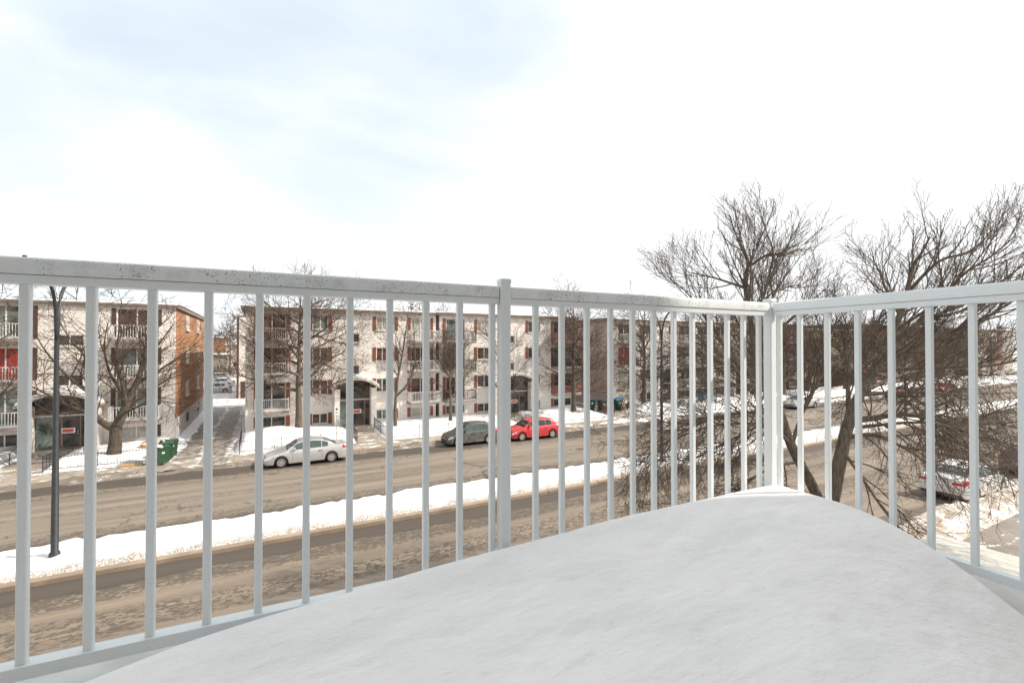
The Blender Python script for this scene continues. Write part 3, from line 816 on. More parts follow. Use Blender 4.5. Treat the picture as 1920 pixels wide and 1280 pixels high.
# building A, left, with an orange brick side wall
A = building('white brick apartment block with an orange brick side wall beside the driveway', -30.0, -5.45, side=M_ORANGE, t=40.6, H=9.7, roof_over=.18, feats=[
    ('bal', -15.9, -12.9, -15.4, -12.95, (GG, GR, GG, GD), (WR, WR, WR), .28, .26, 'picket', M_BROWNSH),
    ('win', -11.85, -10.45, 7.02, 7.75, GD, 2), ('win', -11.85, -10.45, 4.40, 5.15, GD, 2),
    ('ent', -12.65, -9.85, 3.95),
    ('bal', -8.9, -6.2, -8.75, -6.55, (GB, GG, GG, GC), (WR, WR, WR), .28, .28, 'picket', M_BROWNSH),
    ('col', -19.6, -18.1, (GD, GD, GD, GD), .28, .28, 2), ('col', -22.6, -21.1, (GD, GC, GD, GD), .28, .28, 2),
    ('bal', -26.9, -24.2, -26.7, -24.5, (GB, GG, GG, GC), (WR, WR, WR), .28, .28, 'picket', M_BROWNSH)])
WA = 24.55
# side wall windows and white foundation on A
g = MB(); g.box(WA+.002, 0.002, 0, WA+.05, 18, 1.80); g.obj('foundation', M_FOUND, A)
def side_window(y0, y1, z0, z1, gl):
    g = MB(); g.box(WA-.02, y0+.05, z0+.05, WA+.055 if z1 < 2 else WA+.006, y1-.05, z1-.05); o = g.obj('window', gl, A)
    g = MB(); x0 = WA+(.051 if z1 < 2 else .003); x1 = x0+.03
    g.box(x0, y0, z0, x1, y1, z0+.05); g.box(x0, y0, z1-.05, x1, y1, z1); g.box(x0, y0, z0+.05, x1, y0+.05, z1-.05); g.box(x0, y1-.05, z0+.05, x1, y1, z1-.05); g.box(x0, (y0+y1)/2-.03, z0+.05, x1, (y0+y1)/2+.03, z1-.05)
    g.obj('frame', M_FRAME if z1 > 2 else M_FRAMED, o)
    g = MB(); g.box(WA+.003, y0-.05, z0-.09, WA+.12, y1+.05, z0-.003); g.obj('sill', M_SILL, o)
for yy in (5.0, 12.2):
    for z0 in (8.32, 5.66, 3.0): side_window(yy, yy+1.7, z0, z0+1.2, GC)
    side_window(yy-.1, yy+1.4, .85, 1.62, GD)
# vents on the flat roof of A
for (x, y) in ((WA-2.0, 10), (WA-2.2, 14)):
    g = MB(); g.tube([(x, y, 9.85), (x, y, 10.45)], .09, 8); g.lathe([(.0, .25), (.17, .2), (.17, .0), (.09, 0)], 10, (x, y, 10.4)); g.obj('roof_vent', M_PLAST, A, True)

B2 = building('white brick apartment block with rust red shutters and white balconies above a snowy arched entrance', -1.14, 14.15, feats=[
    ('bal', -.5, 1.85, -.3, 1.66, (GB, GD, GD, GD), (WR, WR, WR), .26, .32, 'picket', M_SHUTTER),
    ('col', 3.62, 4.80, (GG, GD, GB, GB), .32, .32, 2),
    ('win', 6.28, 7.33, 7.32, 8.07, GD, 2), ('win', 6.28, 7.33, 4.62, 5.36, GD, 2),
    ('ent', 5.62, 8.10, 4.25),
    ('col', 8.74, 10.3, (GC, GB, GD, GG), .32, .32, 3),
    ('bal', 11.45, 14.05, 11.8, 13.6, (GC, GD, GB, GC), (WR, WR, WR), .32, .28, 'picket', M_SHUTTER)])
# a block standing behind, its brown corner strip and a yellow ornament showing past the corner
BR = building('white brick block set far back behind the first block, with a brown corner strip', -2.95, 14.0, H=10.95, t=72, group='low buildings behind the rear car park', feats=[('col', 2.0, 3.4, (GD, GD, GD, GD), 0, 0, 2)], roof_over=.02)
g = MB(); g.box(-.06, -.10, 0, .20, -.003, 10.9); g.obj('corner_trim', M_BROWNSH, BR)
g = MB(); g.box(.42, -.05, 0, 2.2, -.004, 2.3); g.obj('service_door', M_BROWNSH, BR)
g = MB(); g.prism([(.80, 4.0), (1.35, 3.6), (1.60, 4.1), (1.45, 4.9), (1.2, 5.6), (.95, 4.8)], -.10, -.02, 'y'); g.obj('yellow_ornament', mat('yellow_plaque_paint', (.75, .55, .05), .5), BR)

B3 = building('cream brick apartment block with dark and rust red balconies behind the red hatchback', 14.45, 29.9, H=9.9, t=40.9, feats=[
    ('bal', 14.75, 17.65, 15.1, 17.0, (GG, GD, GB, GD), (DRL, DRL, DRL), .32, .0, 'picket', M_SHUTTER),
    ('col', 18.30, 19.80, (GC, GB, GD, GD), .32, 0, 2),
    ('ent', 20.10, 23.70, 4.2),
    ('win', 21.2, 22.4, 7.32, 8.07, GD, 2), ('win', 21.2, 22.4, 4.62, 5.36, GD, 2),
    ('col', 24.0, 25.45, (GD, GD, GD, GD), .32, .0, 2),
    ('bal', 26.8, 29.85, 27.1, 29.4, (GD, GG, GD, GD), (BRL, DRL, BRL), .32, .3, 'panel', M_SHUTTER)])
B4 = building('white brick apartment block with a shaded taupe side wall beyond the narrow driveway', 34.6, 48.6, H=9.9, feats=[
    ('bal', 35.9, 38.4, 36.1, 37.8, (GD, GR, GC, GC), (WR, DRL, DRL), .0, .32, 'picket', M_SHUTTER),
    ('col', 39.8, 41.2, (GD, GC, GD, GD), .32, .32, 2), ('ent', 41.6, 44.0, 4.2),
    ('col', 44.2, 45.4, (GD, GC, GD, GD), .0, .32, 2),
    ('bal', 45.9, 48.4, 46.2, 48.0, (GD, GG, GD, GD), (WR, WR, WR), .3, .3, 'picket', M_SHUTTER)])
B5 = building('white brick apartment block half hidden by the left-leaning bare tree', 49.0, 62.6, H=9.9, feats=[
    ('bal', 49.3, 51.8, 49.7, 51.4, (GD, GG, GD, GD), (WR, DRL, DRL), .3, .32, 'picket', M_SHUTTER),
    ('col', 53.2, 54.6, (GD, GC, GD, GD), .32, .32, 2), ('ent', 55.4, 57.8, 4.2),
    ('col', 58.2, 59.6, (GD, GC, GD, GD), .32, .32, 2),
    ('bal', 60.0, 62.4, 60.2, 61.9, (GD, GG, GD, GD), (WR, WR, WR), .3, .3, 'picket', M_SHUTTER)])
gp = 'low apartment buildings beyond the bare trees'
B6 = building('dark red brick building just beyond the row of white brick blocks', 68.5, 75.8, H=10.2, wall=M_DKRED, side=M_DKRED, t=43, group=gp, feats=[
    ('col', 69.5, 71, (GD, GD, GD, GD), .0, .0, 2), ('bal', 72.0, 74.9, 72.4, 74.4, (GD, GG, GD, GD), (WR, WR, WR), .0, .0, 'picket', M_SHUTTER)])
B7 = building('yellow brick building standing past the dark red brick one', 77.0, 93.5, H=9.6, wall=M_YELLOW, side=M_YELLOW, t=44, group=gp, feats=[
    ('bal', 78, 81, 78.4, 80.4, (GD, GG, GD, GD), (DRL, DRL, DRL), 0, 0, 'picket', M_SHUTTER), ('col', 83, 85, (GD, GC, GD, GD), 0, 0, 2),
    ('col', 87, 89, (GD, GC, GD, GD), 0, 0, 2), ('bal', 90, 93, 90.4, 92.4, (GD, GG, GD, GD), (DRL, DRL, DRL), 0, 0, 'picket', M_SHUTTER)])
B8 = building('long red brick building in the distance behind the pink red car', 104, 135, H=11.2, wall=M_REDBRICK, side=M_REDBRICK, t=48, group=gp, feats=[
    ('col', 107, 109.4, (GD, GC, GD, GD), 0, 0, 2), ('col', 113, 115.4, (GD, GD, GC, GD), 0, 0, 2), ('bal', 118, 121.6, 118.4, 121, (GD, GG, GD, GD), (WR, WR, WR), 0, 0, 'picket', M_SHUTTER),
    ('col', 125, 127.4, (GD, GC, GD, GD), 0, 0, 2), ('col', 130, 132.4, (GD, GC, GD, GD), 0, 0, 2)])
B9 = building('pale beige building with red brick accents at the far end of the street', 140, 196, H=11.4, wall=M_BEIGE, side=M_BEIGE, t=50, group=gp, feats=[
    ('col', 144, 147, (GD, GC, GD, GD), 0, 0, 2), ('col', 152, 155, (GD, GD, GC, GD), 0, 0, 2), ('bal', 160, 165, 160.6, 164, (GD, GG, GD, GD), (BRL, BRL, BRL), 0, 0, 'panel', M_SHUTTER),
    ('col', 170, 173, (GD, GC, GD, GD), 0, 0, 2), ('bal', 178, 184, 178.6, 183, (GD, GC, GD, GD), (BRL, BRL, BRL), 0, 0, 'panel', M_SHUTTER), ('col', 188, 191, (GD, GC, GD, GD), 0, 0, 2)])
g = MB(); g.box(44, -.12, 0, 47.5, -.003, 11.3); g.box(36, -.10, 5.0, 44, -.003, 6.4); g.obj('brick_accent', M_REDBRICK, B9)

# low buildings and backdrop seen through the driveway gap
def low_house(label, s0, s1, t0, t1, H, m, group='low buildings behind the rear car park'):
    Bq = thing('low_house', label, 'house', st(s0, t0), AL, group)
    W = s1-s0; D = t1-t0
    g = MB(); hs = [(W*.12, W*.26, .9, 2.2), (W*.45, W*.6, .9, 2.2), (W*.74, W*.9, .9, 2.2)]
    facade(g, 0, W, 0, H, hs)
    g.quad((0, 0, 0), (0, 0, H), (0, D, H), (0, D, 0)); g.quad((W, 0, 0), (W, D, 0), (W, D, H), (W, 0, H)); g.quad((0, D, 0), (0, D, H), (W, D, H), (W, D, 0))
    g.obj('wall', m, Bq)
    for h in hs: window(Bq, *h, GD, 2)
    g = MB(); g.box(-.4, -.4, H, W+.4, D+.4, H+.25); r_ = g.obj('roof', M_FASCIA, Bq)
    g = MB(); g.box(-.38, -.42, H+.251, W+.38, D+.38, H+.55, taper=.1); g.obj('snow_cover', M_SNOW, r_)
    return Bq
low_house('low grey garage with a thick snow roof seen through the driveway gap', -17, -8.2, 142, 150, 4.6, mat('grey_siding', (.22, .19, .17), .8))
low_house('orange brick house with a snow roof far behind the driveway gap', -24, -10.5, 178, 190, 9.6, M_ORANGE)
low_house('brown brick house to the right of the orange one behind the driveway', -9.5, 6, 160, 172, 7.2, M_TAUPE)

# ---------------------------------------------------------------- trees
def polytubes(groups, sides):
    """groups: list of (points array (n,3), radii (n)); same n inside one call"""
    P = np.array([q[0] for q in groups], dtype=float); Rr = np.array([q[1] for q in groups], dtype=float)
    B_, n, _ = P.shape
    T = np.empty_like(P); T[:, 1:-1] = P[:, 2:]-P[:, :-2]; T[:, 0] = P[:, 1]-P[:, 0]; T[:, -1] = P[:, -1]-P[:, -2]
    T /= np.linalg.norm(T, axis=2, keepdims=True)+1e-9
    mean = P[:, -1]-P[:, 0]; mean /= np.linalg.norm(mean, axis=1, keepdims=True)+1e-9
    ref = np.where(np.abs(mean[:, 2:3]) < .8, np.array([[0, 0, 1.0]]), np.array([[1.0, 0, 0]]))
    U = np.cross(T, ref[:, None, :]); U /= np.linalg.norm(U, axis=2, keepdims=True)+1e-9
    W_ = np.cross(T, U)
    a = np.arange(sides)*2*PI/sides
    V = P[:, :, None, :] + Rr[:, :, None, None]*(U[:, :, None, :]*np.cos(a)[None, None, :, None] + W_[:, :, None, :]*np.sin(a)[None, None, :, None])
    base = (np.arange(B_)*n*sides)[:, None, None]; i = (np.arange(n-1)*sides)[None, :, None]; j = np.arange(sides)[None, None, :]; j2 = (j+1) % sides
    F = np.stack([base+i+j, base+i+sides+j, base+i+sides+j2, base+i+j2], axis=-1).reshape(-1, 4)
    return V.reshape(-1, 3), F
def tubes_mesh(name, branches, sides_of, m):
    vs, fs, off = [], [], 0; by = {}
    for pts, rad, lev in branches: by.setdefault((len(pts), sides_of(lev)), []).append((pts, rad))
    for (n, sd), gr in by.items():
        v, f = polytubes(gr, sd); vs.append(v); fs.append(f+off); off += len(v)
    V = np.concatenate(vs); F = np.concatenate(fs)
    me = bpy.data.meshes.new(name)
    me.vertices.add(len(V)); me.vertices.foreach_set('co', V.ravel())
    me.loops.add(F.size); me.loops.foreach_set('vertex_index', F.ravel().astype(np.int32))
    me.polygons.add(len(F)); me.polygons.foreach_set('loop_start', np.arange(0, F.size, 4, dtype=np.int32))
    me.polygons.foreach_set('use_smooth', np.ones(len(F), dtype=bool))
    me.materials.append(m); me.update(calc_edges=True); me.validate()
    return me
def norm(v):
    l = math.sqrt(v[0]*v[0]+v[1]*v[1]+v[2]*v[2])+1e-9; return (v[0]/l, v[1]/l, v[2]/l)
def perp(d, rng):
    while True:
        r_ = (rng.gauss(0, 1), rng.gauss(0, 1), rng.gauss(0, 1))
        dot = r_[0]*d[0]+r_[1]*d[1]+r_[2]*d[2]
        q = (r_[0]-dot*d[0], r_[1]-dot*d[1], r_[2]-dot*d[2])
        if q[0]**2+q[1]**2+q[2]**2 > .05: return norm(q)
def twigs(out, p, d, L, r0, lev, T, rng):
    """grow one branch and everything on it"""
    n = T['steps'][lev]; pts = [p]; rad = [r0]; sl_ = L/n
    wig = T['wig']*(1.0 if lev < 3 else 1.25); up = T['up'][lev]
    rend = max(T['rmin'], r0*.35)
    for i in range(n):
        g_ = (rng.gauss(0, wig), rng.gauss(0, wig), rng.gauss(0, wig)+up)
        d = norm((d[0]+g_[0], d[1]+g_[1], d[2]+g_[2]))
        p = (p[0]+d[0]*sl_, p[1]+d[1]*sl_, p[2]+d[2]*sl_)
        pts.append(p); rad.append(r0+(rend-r0)*(i+1)/n)
    out.append((pts, rad, lev))
    if lev < T['max']: sprout(out, pts, rad, L, lev, T, rng, .22)
def sprout(out, pts, rad, L, lev, T, rng, start, dens=1.0):
    N = len(pts)-1
    cnt = max(2, int(L*T['dens'][lev]*dens*(0.8+.4*rng.random())))
    for c_ in range(cnt):
        u = start+(1-start)*(c_+rng.random())/cnt; u = min(u, .985)
        f = u*N; i = int(f); f -= i
        a, b = pts[i], pts[i+1]; p = tuple(a[k]+(b[k]-a[k])*f for k in range(3))
        dd = norm((b[0]-a[0], b[1]-a[1], b[2]-a[2])); q = perp(dd, rng)
        ang = R(rng.uniform(*T['ang'])); ca, sa = math.cos(ang), math.sin(ang)
        nd = tuple(dd[k]*ca+q[k]*sa for k in range(3))
        r_ = (rad[i]+(rad[i+1]-rad[i])*f)
        l2 = T['len'][lev+1]*rng.uniform(.6, 1.25)*(1.15-.55*u)
        l2 = min(l2, L*.75)
        twigs(out, p, nd, l2, max(T['rmin'], min(r_*.62, T['rad'][lev+1])), lev+1, T, rng)
def spline(pts, k=4):
    out = []
    P = [pts[0]]+list(pts)+[pts[-1]]
    for i in range(1, len(P)-2):
        for j in range(k):
            t = j/k; p0, p1, p2, p3 = P[i-1], P[i], P[i+1], P[i+2]
            out.append(tuple(.5*((2*p1[a])+(-p0[a]+p2[a])*t+(2*p0[a]-5*p1[a]+4*p2[a]-p3[a])*t*t+(-p0[a]+3*p1[a]-3*p2[a]+p3[a])*t**3) for a in range(3)))
    out.append(tuple(pts[-1])); return out
def plen(p): return sum(math.dist(p[i], p[i+1]) for i in range(len(p)-1))
def make_tree(label, trunk, r0, r1, limbs, T, seed, bark, twig, group=None, name='bare_tree', trunk_sprout=.45, dens=1.0, limb_r=None, cat='tree', droop=()):
    rng = random.Random(seed)
    base = trunk[0]
    o = thing(name, label, cat, tuple(base), 0, group)
    loc = lambda pts: [tuple(p[k]-base[k] for k in range(3)) for p in pts]
    tp = spline(loc(trunk)); n = len(tp)
    tr = [r0+(r1-r0)*(i/(n-1))**.8 for i in range(n)]; tr[0] *= 1.5; tr[1] *= 1.22; tr[2] *= 1.08
    big = [(tp, tr, 0)]; crown = []
    for li, lm in enumerate(limbs):
        lp = spline(loc(lm)); L = plen(lp); m_ = len(lp)
        ra = (limb_r[li] if limb_r else r0*.40); rr = [ra+(.012-ra)*(i/(m_-1))**.75 for i in range(m_)]
        big.append((lp, rr, 1)); sprout(crown, lp, rr, L, 1, TDR if li in droop else T, rng, .12, dens)
    k0 = int(n*trunk_sprout); sprout(crown, tp[k0:], tr[k0:], plen(tp[k0:]), 1, T, rng, .05, dens*(.6 if T is TN else 1))
    put('trunk', tubes_mesh('trunk', big, lambda l: 12 if l == 0 else 8, bark), o)
    put('crown', tubes_mesh('crown', crown, lambda l: 5 if l <= 2 else 3, twig), o)
    return o, len(crown)

TN = dict(max=4, steps=[6, 6, 7, 5, 3], wig=.05, up=[.1, .08, .10, .10, .06], rmin=.0046, dens=[3, 5.0, 5.2, 6.4, 0], ang=(20, 46), len=[0, 0, 1.9, .95, .34], rad=[0, 0, .024, .0105, .0058])
TDR = dict(TN); TDR.update(up=[0, 0, -.04, -.015, .03], wig=.07, ang=(24, 55), len=[0, 0, 2.3, 1.1, .38], dens=[3, 5.0, 5.2, 5.8, 0])
t1 = [(15.21, 8.24, -0.05), (14.75, 8.45, 1.3), (14.33, 8.66, 2.56), (13.67, 8.98, 4.0), (13.31, 9.15, 5.16), (12.92, 9.33, 5.86), (12.72, 9.43, 6.5), (12.64, 9.47, 7.32), (12.47, 9.55, 8.44), (12.43, 9.57, 9.09), (12.5, 9.52, 9.5), (12.4, 9.6, 9.9), (12.3, 9.7, 10.3)]
L1 = [[(12.86, 9.36, 5.94), (12.43, 9.79, 6.38), (12.29, 10.19, 6.98), (11.9, 10.71, 8.06), (11.56, 11.09, 8.8), (11.1, 11.3, 9.2)],
 [(13.67, 8.98, 4.0), (12.66, 9.02, 4.68), (10.98, 9.37, 4.75), (9.8, 9.72, 4.44), (8.92, 9.92, 4.04)],
 [(13.31, 9.15, 5.16), (13.29, 9.82, 5.47), (13.23, 10.85, 5.82), (12.41, 11.8, 6.06), (11.24, 12.36, 6.25)],
 [(12.72, 9.43, 6.34), (13.23, 9.41, 7.15), (13.62, 9.55, 8.49), (14.4, 9.63, 8.9), (15.1, 9.5, 9.0)],
 [(12.64, 9.47, 7.15), (12.54, 9.07, 8.4), (12.54, 8.74, 9.6), (12.2, 8.65, 10.1)],
 [(12.43, 9.57, 8.77), (11.76, 10.11, 9.1), (11.1, 10.54, 9.3)],
 [(12.53, 9.52, 9.41), (12.87, 9.13, 9.75), (13.2, 8.9, 9.7), (13.6, 8.6, 9.9)],
 [(13.67, 8.98, 4.0), (14.66, 9.17, 5.13), (15.53, 9.19, 6.12), (16.0, 9.22, 7.2), (16.3, 9.1, 8.0)],
 [(13.9, 8.87, 3.52), (12.37, 8.82, 3.47), (11.11, 8.87, 3.01), (9.99, 8.97, 2.57)],
 [(13.47, 9.07, 4.57), (13.65, 10.09, 4.39), (13.39, 11.1, 3.71), (12.72, 11.87, 3.07), (12.0, 12.66, 2.97)],
 [(13.4, 9.1, 4.9), (12.3, 9.6, 5.0), (11.2, 10.3, 4.6), (10.2, 10.9, 3.9), (9.6, 11.3, 3.2)],
 [(13.2, 9.2, 5.4), (12.0, 9.0, 5.9), (10.9, 9.1, 5.8), (9.9, 9.3, 5.4)],
 [(12.5, 9.5, 8.3), (12.2, 9.2, 9.1), (11.9, 9.0, 9.8)], [(12.6, 9.5, 7.9), (13.2, 9.9, 8.8), (13.6, 10.2, 9.5)], [(12.8, 9.4, 7.0), (13.6, 8.8, 7.9), (14.2, 8.4, 8.6)],
 [(12.8, 9.4, 6.1), (11.8, 10.2, 6.6), (10.8, 10.9, 6.7), (9.9, 11.5, 6.4)]]
gt = 'bare street trees'
_, c1 = make_tree('large bare tree whose trunk leans left, behind the railing corner', t1, .19, .022, L1, TN, 11, M_BARK, M_TWIG, gt, dens=.98, trunk_sprout=.42, limb_r=[.075, .06, .06, .075, .06, .05, .045, .07, .05, .05, .05, .05, .045, .045, .045, .045], droop=(1, 2, 8, 9, 10, 11, 15))
t2 = [(13.6, 8.3, -.05), (13.77, 8.26, 0.5), (14.13, 8.09, 2.59), (14.39, 7.97, 3.9), (14.59, 7.87, 4.82), (14.87, 7.73, 5.6), (15.41, 7.59, 6.36), (15.9, 7.46, 7.22), (16.31, 7.38, 7.94), (16.61, 7.35, 8.58), (17.03, 7.37, 9.41), (17.2, 7.24, 9.8), (17.4, 7.1, 10.3)]
L2 = [[(14.59, 7.87, 4.82), (14.8, 7.32, 4.99), (15.13, 6.72, 5.13), (15.41, 5.92, 5.05), (15.72, 5.22, 5.07), (15.96, 4.55, 5.28)],
 [(14.49, 7.92, 4.36), (14.57, 7.21, 4.55), (14.65, 6.51, 4.29), (14.77, 5.9, 3.92), (15.09, 5.3, 3.87)],
 [(15.53, 7.53, 6.52), (15.66, 6.69, 6.99), (15.94, 5.89, 7.41), (16.11, 5.03, 8.05), (16.45, 4.32, 8.9)],
 [(15.86, 7.48, 7.06), (16.43, 6.77, 7.9), (17.0, 6.27, 8.94), (17.5, 5.78, 9.5), (17.8, 5.4, 10.0)],
 [(16.31, 7.38, 7.94), (16.25, 7.7, 8.7), (16.15, 7.8, 9.2), (16.0, 7.9, 9.6)],
 [(16.61, 7.35, 8.58), (17.1, 6.78, 9.48), (17.6, 6.28, 9.7), (17.7, 5.93, 10.1)],
 [(14.59, 7.87, 4.82), (15.01, 8.11, 6.03), (15.6, 8.27, 6.99), (16.4, 8.0, 7.8), (17.0, 7.7, 8.4)],
 [(14.42, 7.95, 3.98), (14.07, 7.23, 3.36), (13.9, 6.65, 2.71), (13.91, 6.2, 2.32)],
 [(14.92, 7.71, 5.67), (17.07, 7.57, 6.17), (19.43, 7.32, 6.29), (21.2, 6.92, 6.08)],
 [(15.13, 7.61, 6.06), (15.17, 6.48, 7.56), (15.39, 5.38, 8.18), (16.0, 4.53, 9.15)],
 [(15.4, 7.6, 6.3), (16.3, 6.6, 6.4), (17.2, 5.6, 6.5), (18.2, 4.8, 6.9)], [(15.0, 7.7, 5.8), (16.2, 8.0, 6.4), (17.5, 8.2, 7.0), (18.8, 8.1, 7.3)],
 [(14.9, 7.7, 5.6), (16.2, 6.9, 5.7), (17.8, 6.3, 5.6), (19.4, 5.9, 5.9)], [(16.4, 7.4, 8.1), (16.9, 7.9, 8.8), (17.2, 8.2, 9.5)], [(16.0, 7.45, 7.4), (17.2, 7.0, 8.2), (18.2, 6.7, 9.0)],
 [(14.7, 7.6, 4.7), (15.8, 6.6, 4.9), (17.2, 5.9, 4.5), (18.5, 5.4, 3.9)], [(14.6, 7.8, 4.9), (16.4, 7.3, 5.0), (18.4, 7.0, 4.7), (20.2, 6.8, 4.1)], [(14.9, 7.7, 5.6), (16.0, 8.3, 5.6), (17.2, 9.0, 5.2), (18.4, 9.6, 4.7)]]
_, c2 = make_tree('large bare tree whose trunk leans right, overhanging the white sedan', t2, .24, .022, L2, TN, 23, M_BARK, M_TWIG, gt, dens=.80, trunk_sprout=.5, limb_r=[.10, .075, .085, .075, .06, .06, .08, .05, .07, .08, .07, .06, .07, .05, .06, .055, .06, .05], droop=(0, 1, 7, 8, 12, 15, 16, 17))

TF = dict(max=4, steps=[6, 6, 6, 4, 3], wig=.085, up=[.1, .05, .05, .04, .03], rmin=.0095, dens=[2, 2.5, 2.9, 3.0, 0], ang=(28, 62), len=[0, 0, 2.4, 1.35, .6], rad=[0, 0, .045, .021, .0105])
def street_tree(label, s, t, H, seed, r0=.24, fork=.3, spread=3.4, nl=9, lean=(0, 0), bark=M_BARK, twig=M_TWIG, dens=1.0, T=TF, up=1.0, group=gt):
    rng = random.Random(seed); b = st(s, t, 0.0)
    tr = [b]
    for k in range(1, 7):
        u = k/6; tr.append((b[0]+lean[0]*u+rng.gauss(0, .10)*u, b[1]+lean[1]*u+rng.gauss(0, .10)*u, H*u*.95))
    limbs = []; lr = []
    for k in range(nl):
        u = fork+(.80-fork)*k/(nl-1); f = u*6; i = min(5, int(f)); f -= i
        p = tuple(tr[i][a]+(tr[i+1][a]-tr[i][a])*f for a in range(3))
        az = k*2.4+rng.random()*.8; L = spread*(1.12-.6*(u-fork))*rng.uniform(.8, 1.15); el = (.25+.75*u)*up
        pts = [p]; q = p
        for j in range(4):
            e = el*(.75+.2*j); q = (q[0]+math.cos(az)*L/4, q[1]+math.sin(az)*L/4, q[2]+L/4*e); az += rng.gauss(0, .13); pts.append(q)
        limbs.append(pts); lr.append(r0*(.50-.26*k/nl))
    o, n = make_tree(label, tr, r0, .02, limbs, T, seed, bark, twig, group, trunk_sprout=.5, dens=dens, limb_r=lr)
    return n
cnt = 0
# the old forked tree in front of building A
b = st(-7.97, 36.4)
def off(dx, dy, z): return (b[0]+dx, b[1]+dy, z)
cnt += make_tree('stout forked bare tree behind the iron fence left of the green bins', [b, off(.1, 0, 1.0), off(.15, 0, 2.0), off(.45, .1, 2.9), off(.75, .2, 3.9), off(1.2, .3, 5.2), off(1.5, .3, 6.8), off(1.7, .3, 8.4), off(1.8, .3, 9.8)], .42, .03,
    [[off(.1, 0, 1.9), off(-.7, -.2, 2.7), off(-1.1, -.3, 4.0), off(-1.15, -.2, 5.6), off(-1.3, 0, 7.4), off(-1.2, .1, 9.3)],
     [off(.55, .1, 3.1), off(.3, .3, 4.2), off(-.3, .4, 5.4), off(-.6, .5, 7.0), off(-.4, .6, 8.8)],
     [off(.6, .1, 3.3), off(.55, -.4, 4.6), off(.3, -.6, 6.3), off(.5, -.9, 8.2), off(.6, -.9, 9.9)],
     [off(.5, .1, 3.0), off(1.6, .2, 4.1), off(2.9, .1, 5.0), off(4.3, -.1, 5.4)],
     [off(1.0, .2, 4.6), off(2.3, .6, 5.6), off(3.6, .8, 6.7), off(4.5, .9, 7.7)],
     [off(1.3, .3, 5.8), off(2.3, -.2, 7.2), off(3.2, -.6, 8.6)],
     [off(-.8, -.2, 2.9), off(-2.0, -.5, 3.6), off(-3.2, -.8, 4.6), off(-4.2, -1.0, 5.2)],
     [off(-1.1, -.3, 4.3), off(-2.3, .1, 5.4), off(-3.3, .4, 6.8), off(-3.9, .6, 8.0)],
     [off(-1.2, 0, 6.2), off(-1.9, -.5, 7.5), off(-2.5, -.8, 8.9)],
     [off(.4, 0, 2.8), off(1.5, -.9, 3.4), off(2.6, -1.6, 3.7), off(3.6, -1.9, 3.5)]], TF, 5, M_BARK2, M_TWIGR, gt, trunk_sprout=.55, limb_r=[.24, .17, .16, .12, .11, .10, .13, .12, .08, .09])[1]
cnt += street_tree('tall straight bare tree in the snowy lawn behind the silver sedan', 2.46, 38.5, 12.6, 31, r0=.30, fork=.27, spread=4.9, nl=17, dens=1.2, bark=M_BARK, twig=M_TWIGR, up=.75)
# slim twin-stemmed tree
b = st(9.63, 37.8)
cnt += make_tree('slim bare tree forking low beside the arched entrance of the white block', [b, off(-.05, 0, 1.6), off(0, 0, 2.8), off(.2, .1, 4.5), off(.6, .2, 6.5), off(.9, .2, 8.6), off(1.1, .3, 10.2)], .17, .02,
    [[off(.0, 0, 2.9), off(.9, -.2, 3.9), off(1.5, -.2, 5.5), off(1.55, 0, 7.5), off(1.4, .1, 9.4)],
     [off(.2, .1, 4.6), off(-.7, -.2, 5.8), off(-1.4, -.2, 7.3)], [off(.5, .1, 6.2), off(-.4, .3, 7.6), off(-.8, .3, 9.0)],
     [off(1.3, -.2, 5.0), off(2.3, -.3, 6.1), off(2.9, -.2, 7.4)]], TF, 7, M_BARK, M_TWIGR, gt, trunk_sprout=.45, dens=.75, limb_r=[.12, .06, .06, .06])[1]
cnt += street_tree('small bare tree with many upright stems behind the grey hatchback', 14.5, 38.1, 7.6, 41, r0=.17, fork=.34, spread=2.3, nl=8, dens=.9, up=1.7)
cnt += street_tree('bare tree rising behind the red hatchback beside the second arched entrance', 19.5, 37.5, 8.6, 43, r0=.15, fork=.26, spread=3.0, nl=7, dens=.7, up=1.5)
cnt += street_tree('taller of two bare trees standing left of the narrow driveway', 27.6, 38.0, 12.8, 47, r0=.28, fork=.26, spread=4.0, nl=13, bark=M_BARK2, twig=M_TWIG, up=.95)
cnt += street_tree('lower bushy bare tree at the left edge of the narrow driveway', 29.4, 38.4, 9.8, 53, r0=.17, fork=.20, spread=2.9, nl=12, twig=M_TWIGR, up=1.15)
cnt += street_tree('bare tree with thick trunk in front of the fourth white block', 37.4, 38.3, 12.5, 59, r0=.30, fork=.25, spread=4.3, nl=13, bark=M_BARK2, up=1.0)
cnt += street_tree('bare tree in the snow between the fourth and fifth white blocks', 47.5, 38.0, 11.0, 61, r0=.26, fork=.25, spread=4.0, nl=12, up=1.0)
cnt += street_tree('bare tree in front of the fifth white block by the round sign', 56.0, 38.0, 11.5, 67, r0=.26, fork=.25, spread=4.4, nl=12, up=1.0, twig=M_TWIGR)
cnt += street_tree('dark leaning bare tree before the yellow brick building', 69.0, 38.5, 11.0, 71, r0=.42, fork=.30, spread=4.6, nl=12, lean=(3.5, 0), bark=M_BARK2, up=1.0)
cnt += street_tree('bare tree between the yellow building and the long red brick building', 92.0, 40, 11.5, 73, r0=.40, fork=.22, spread=5.2, nl=12, up=1.0, twig=M_TWIGR)
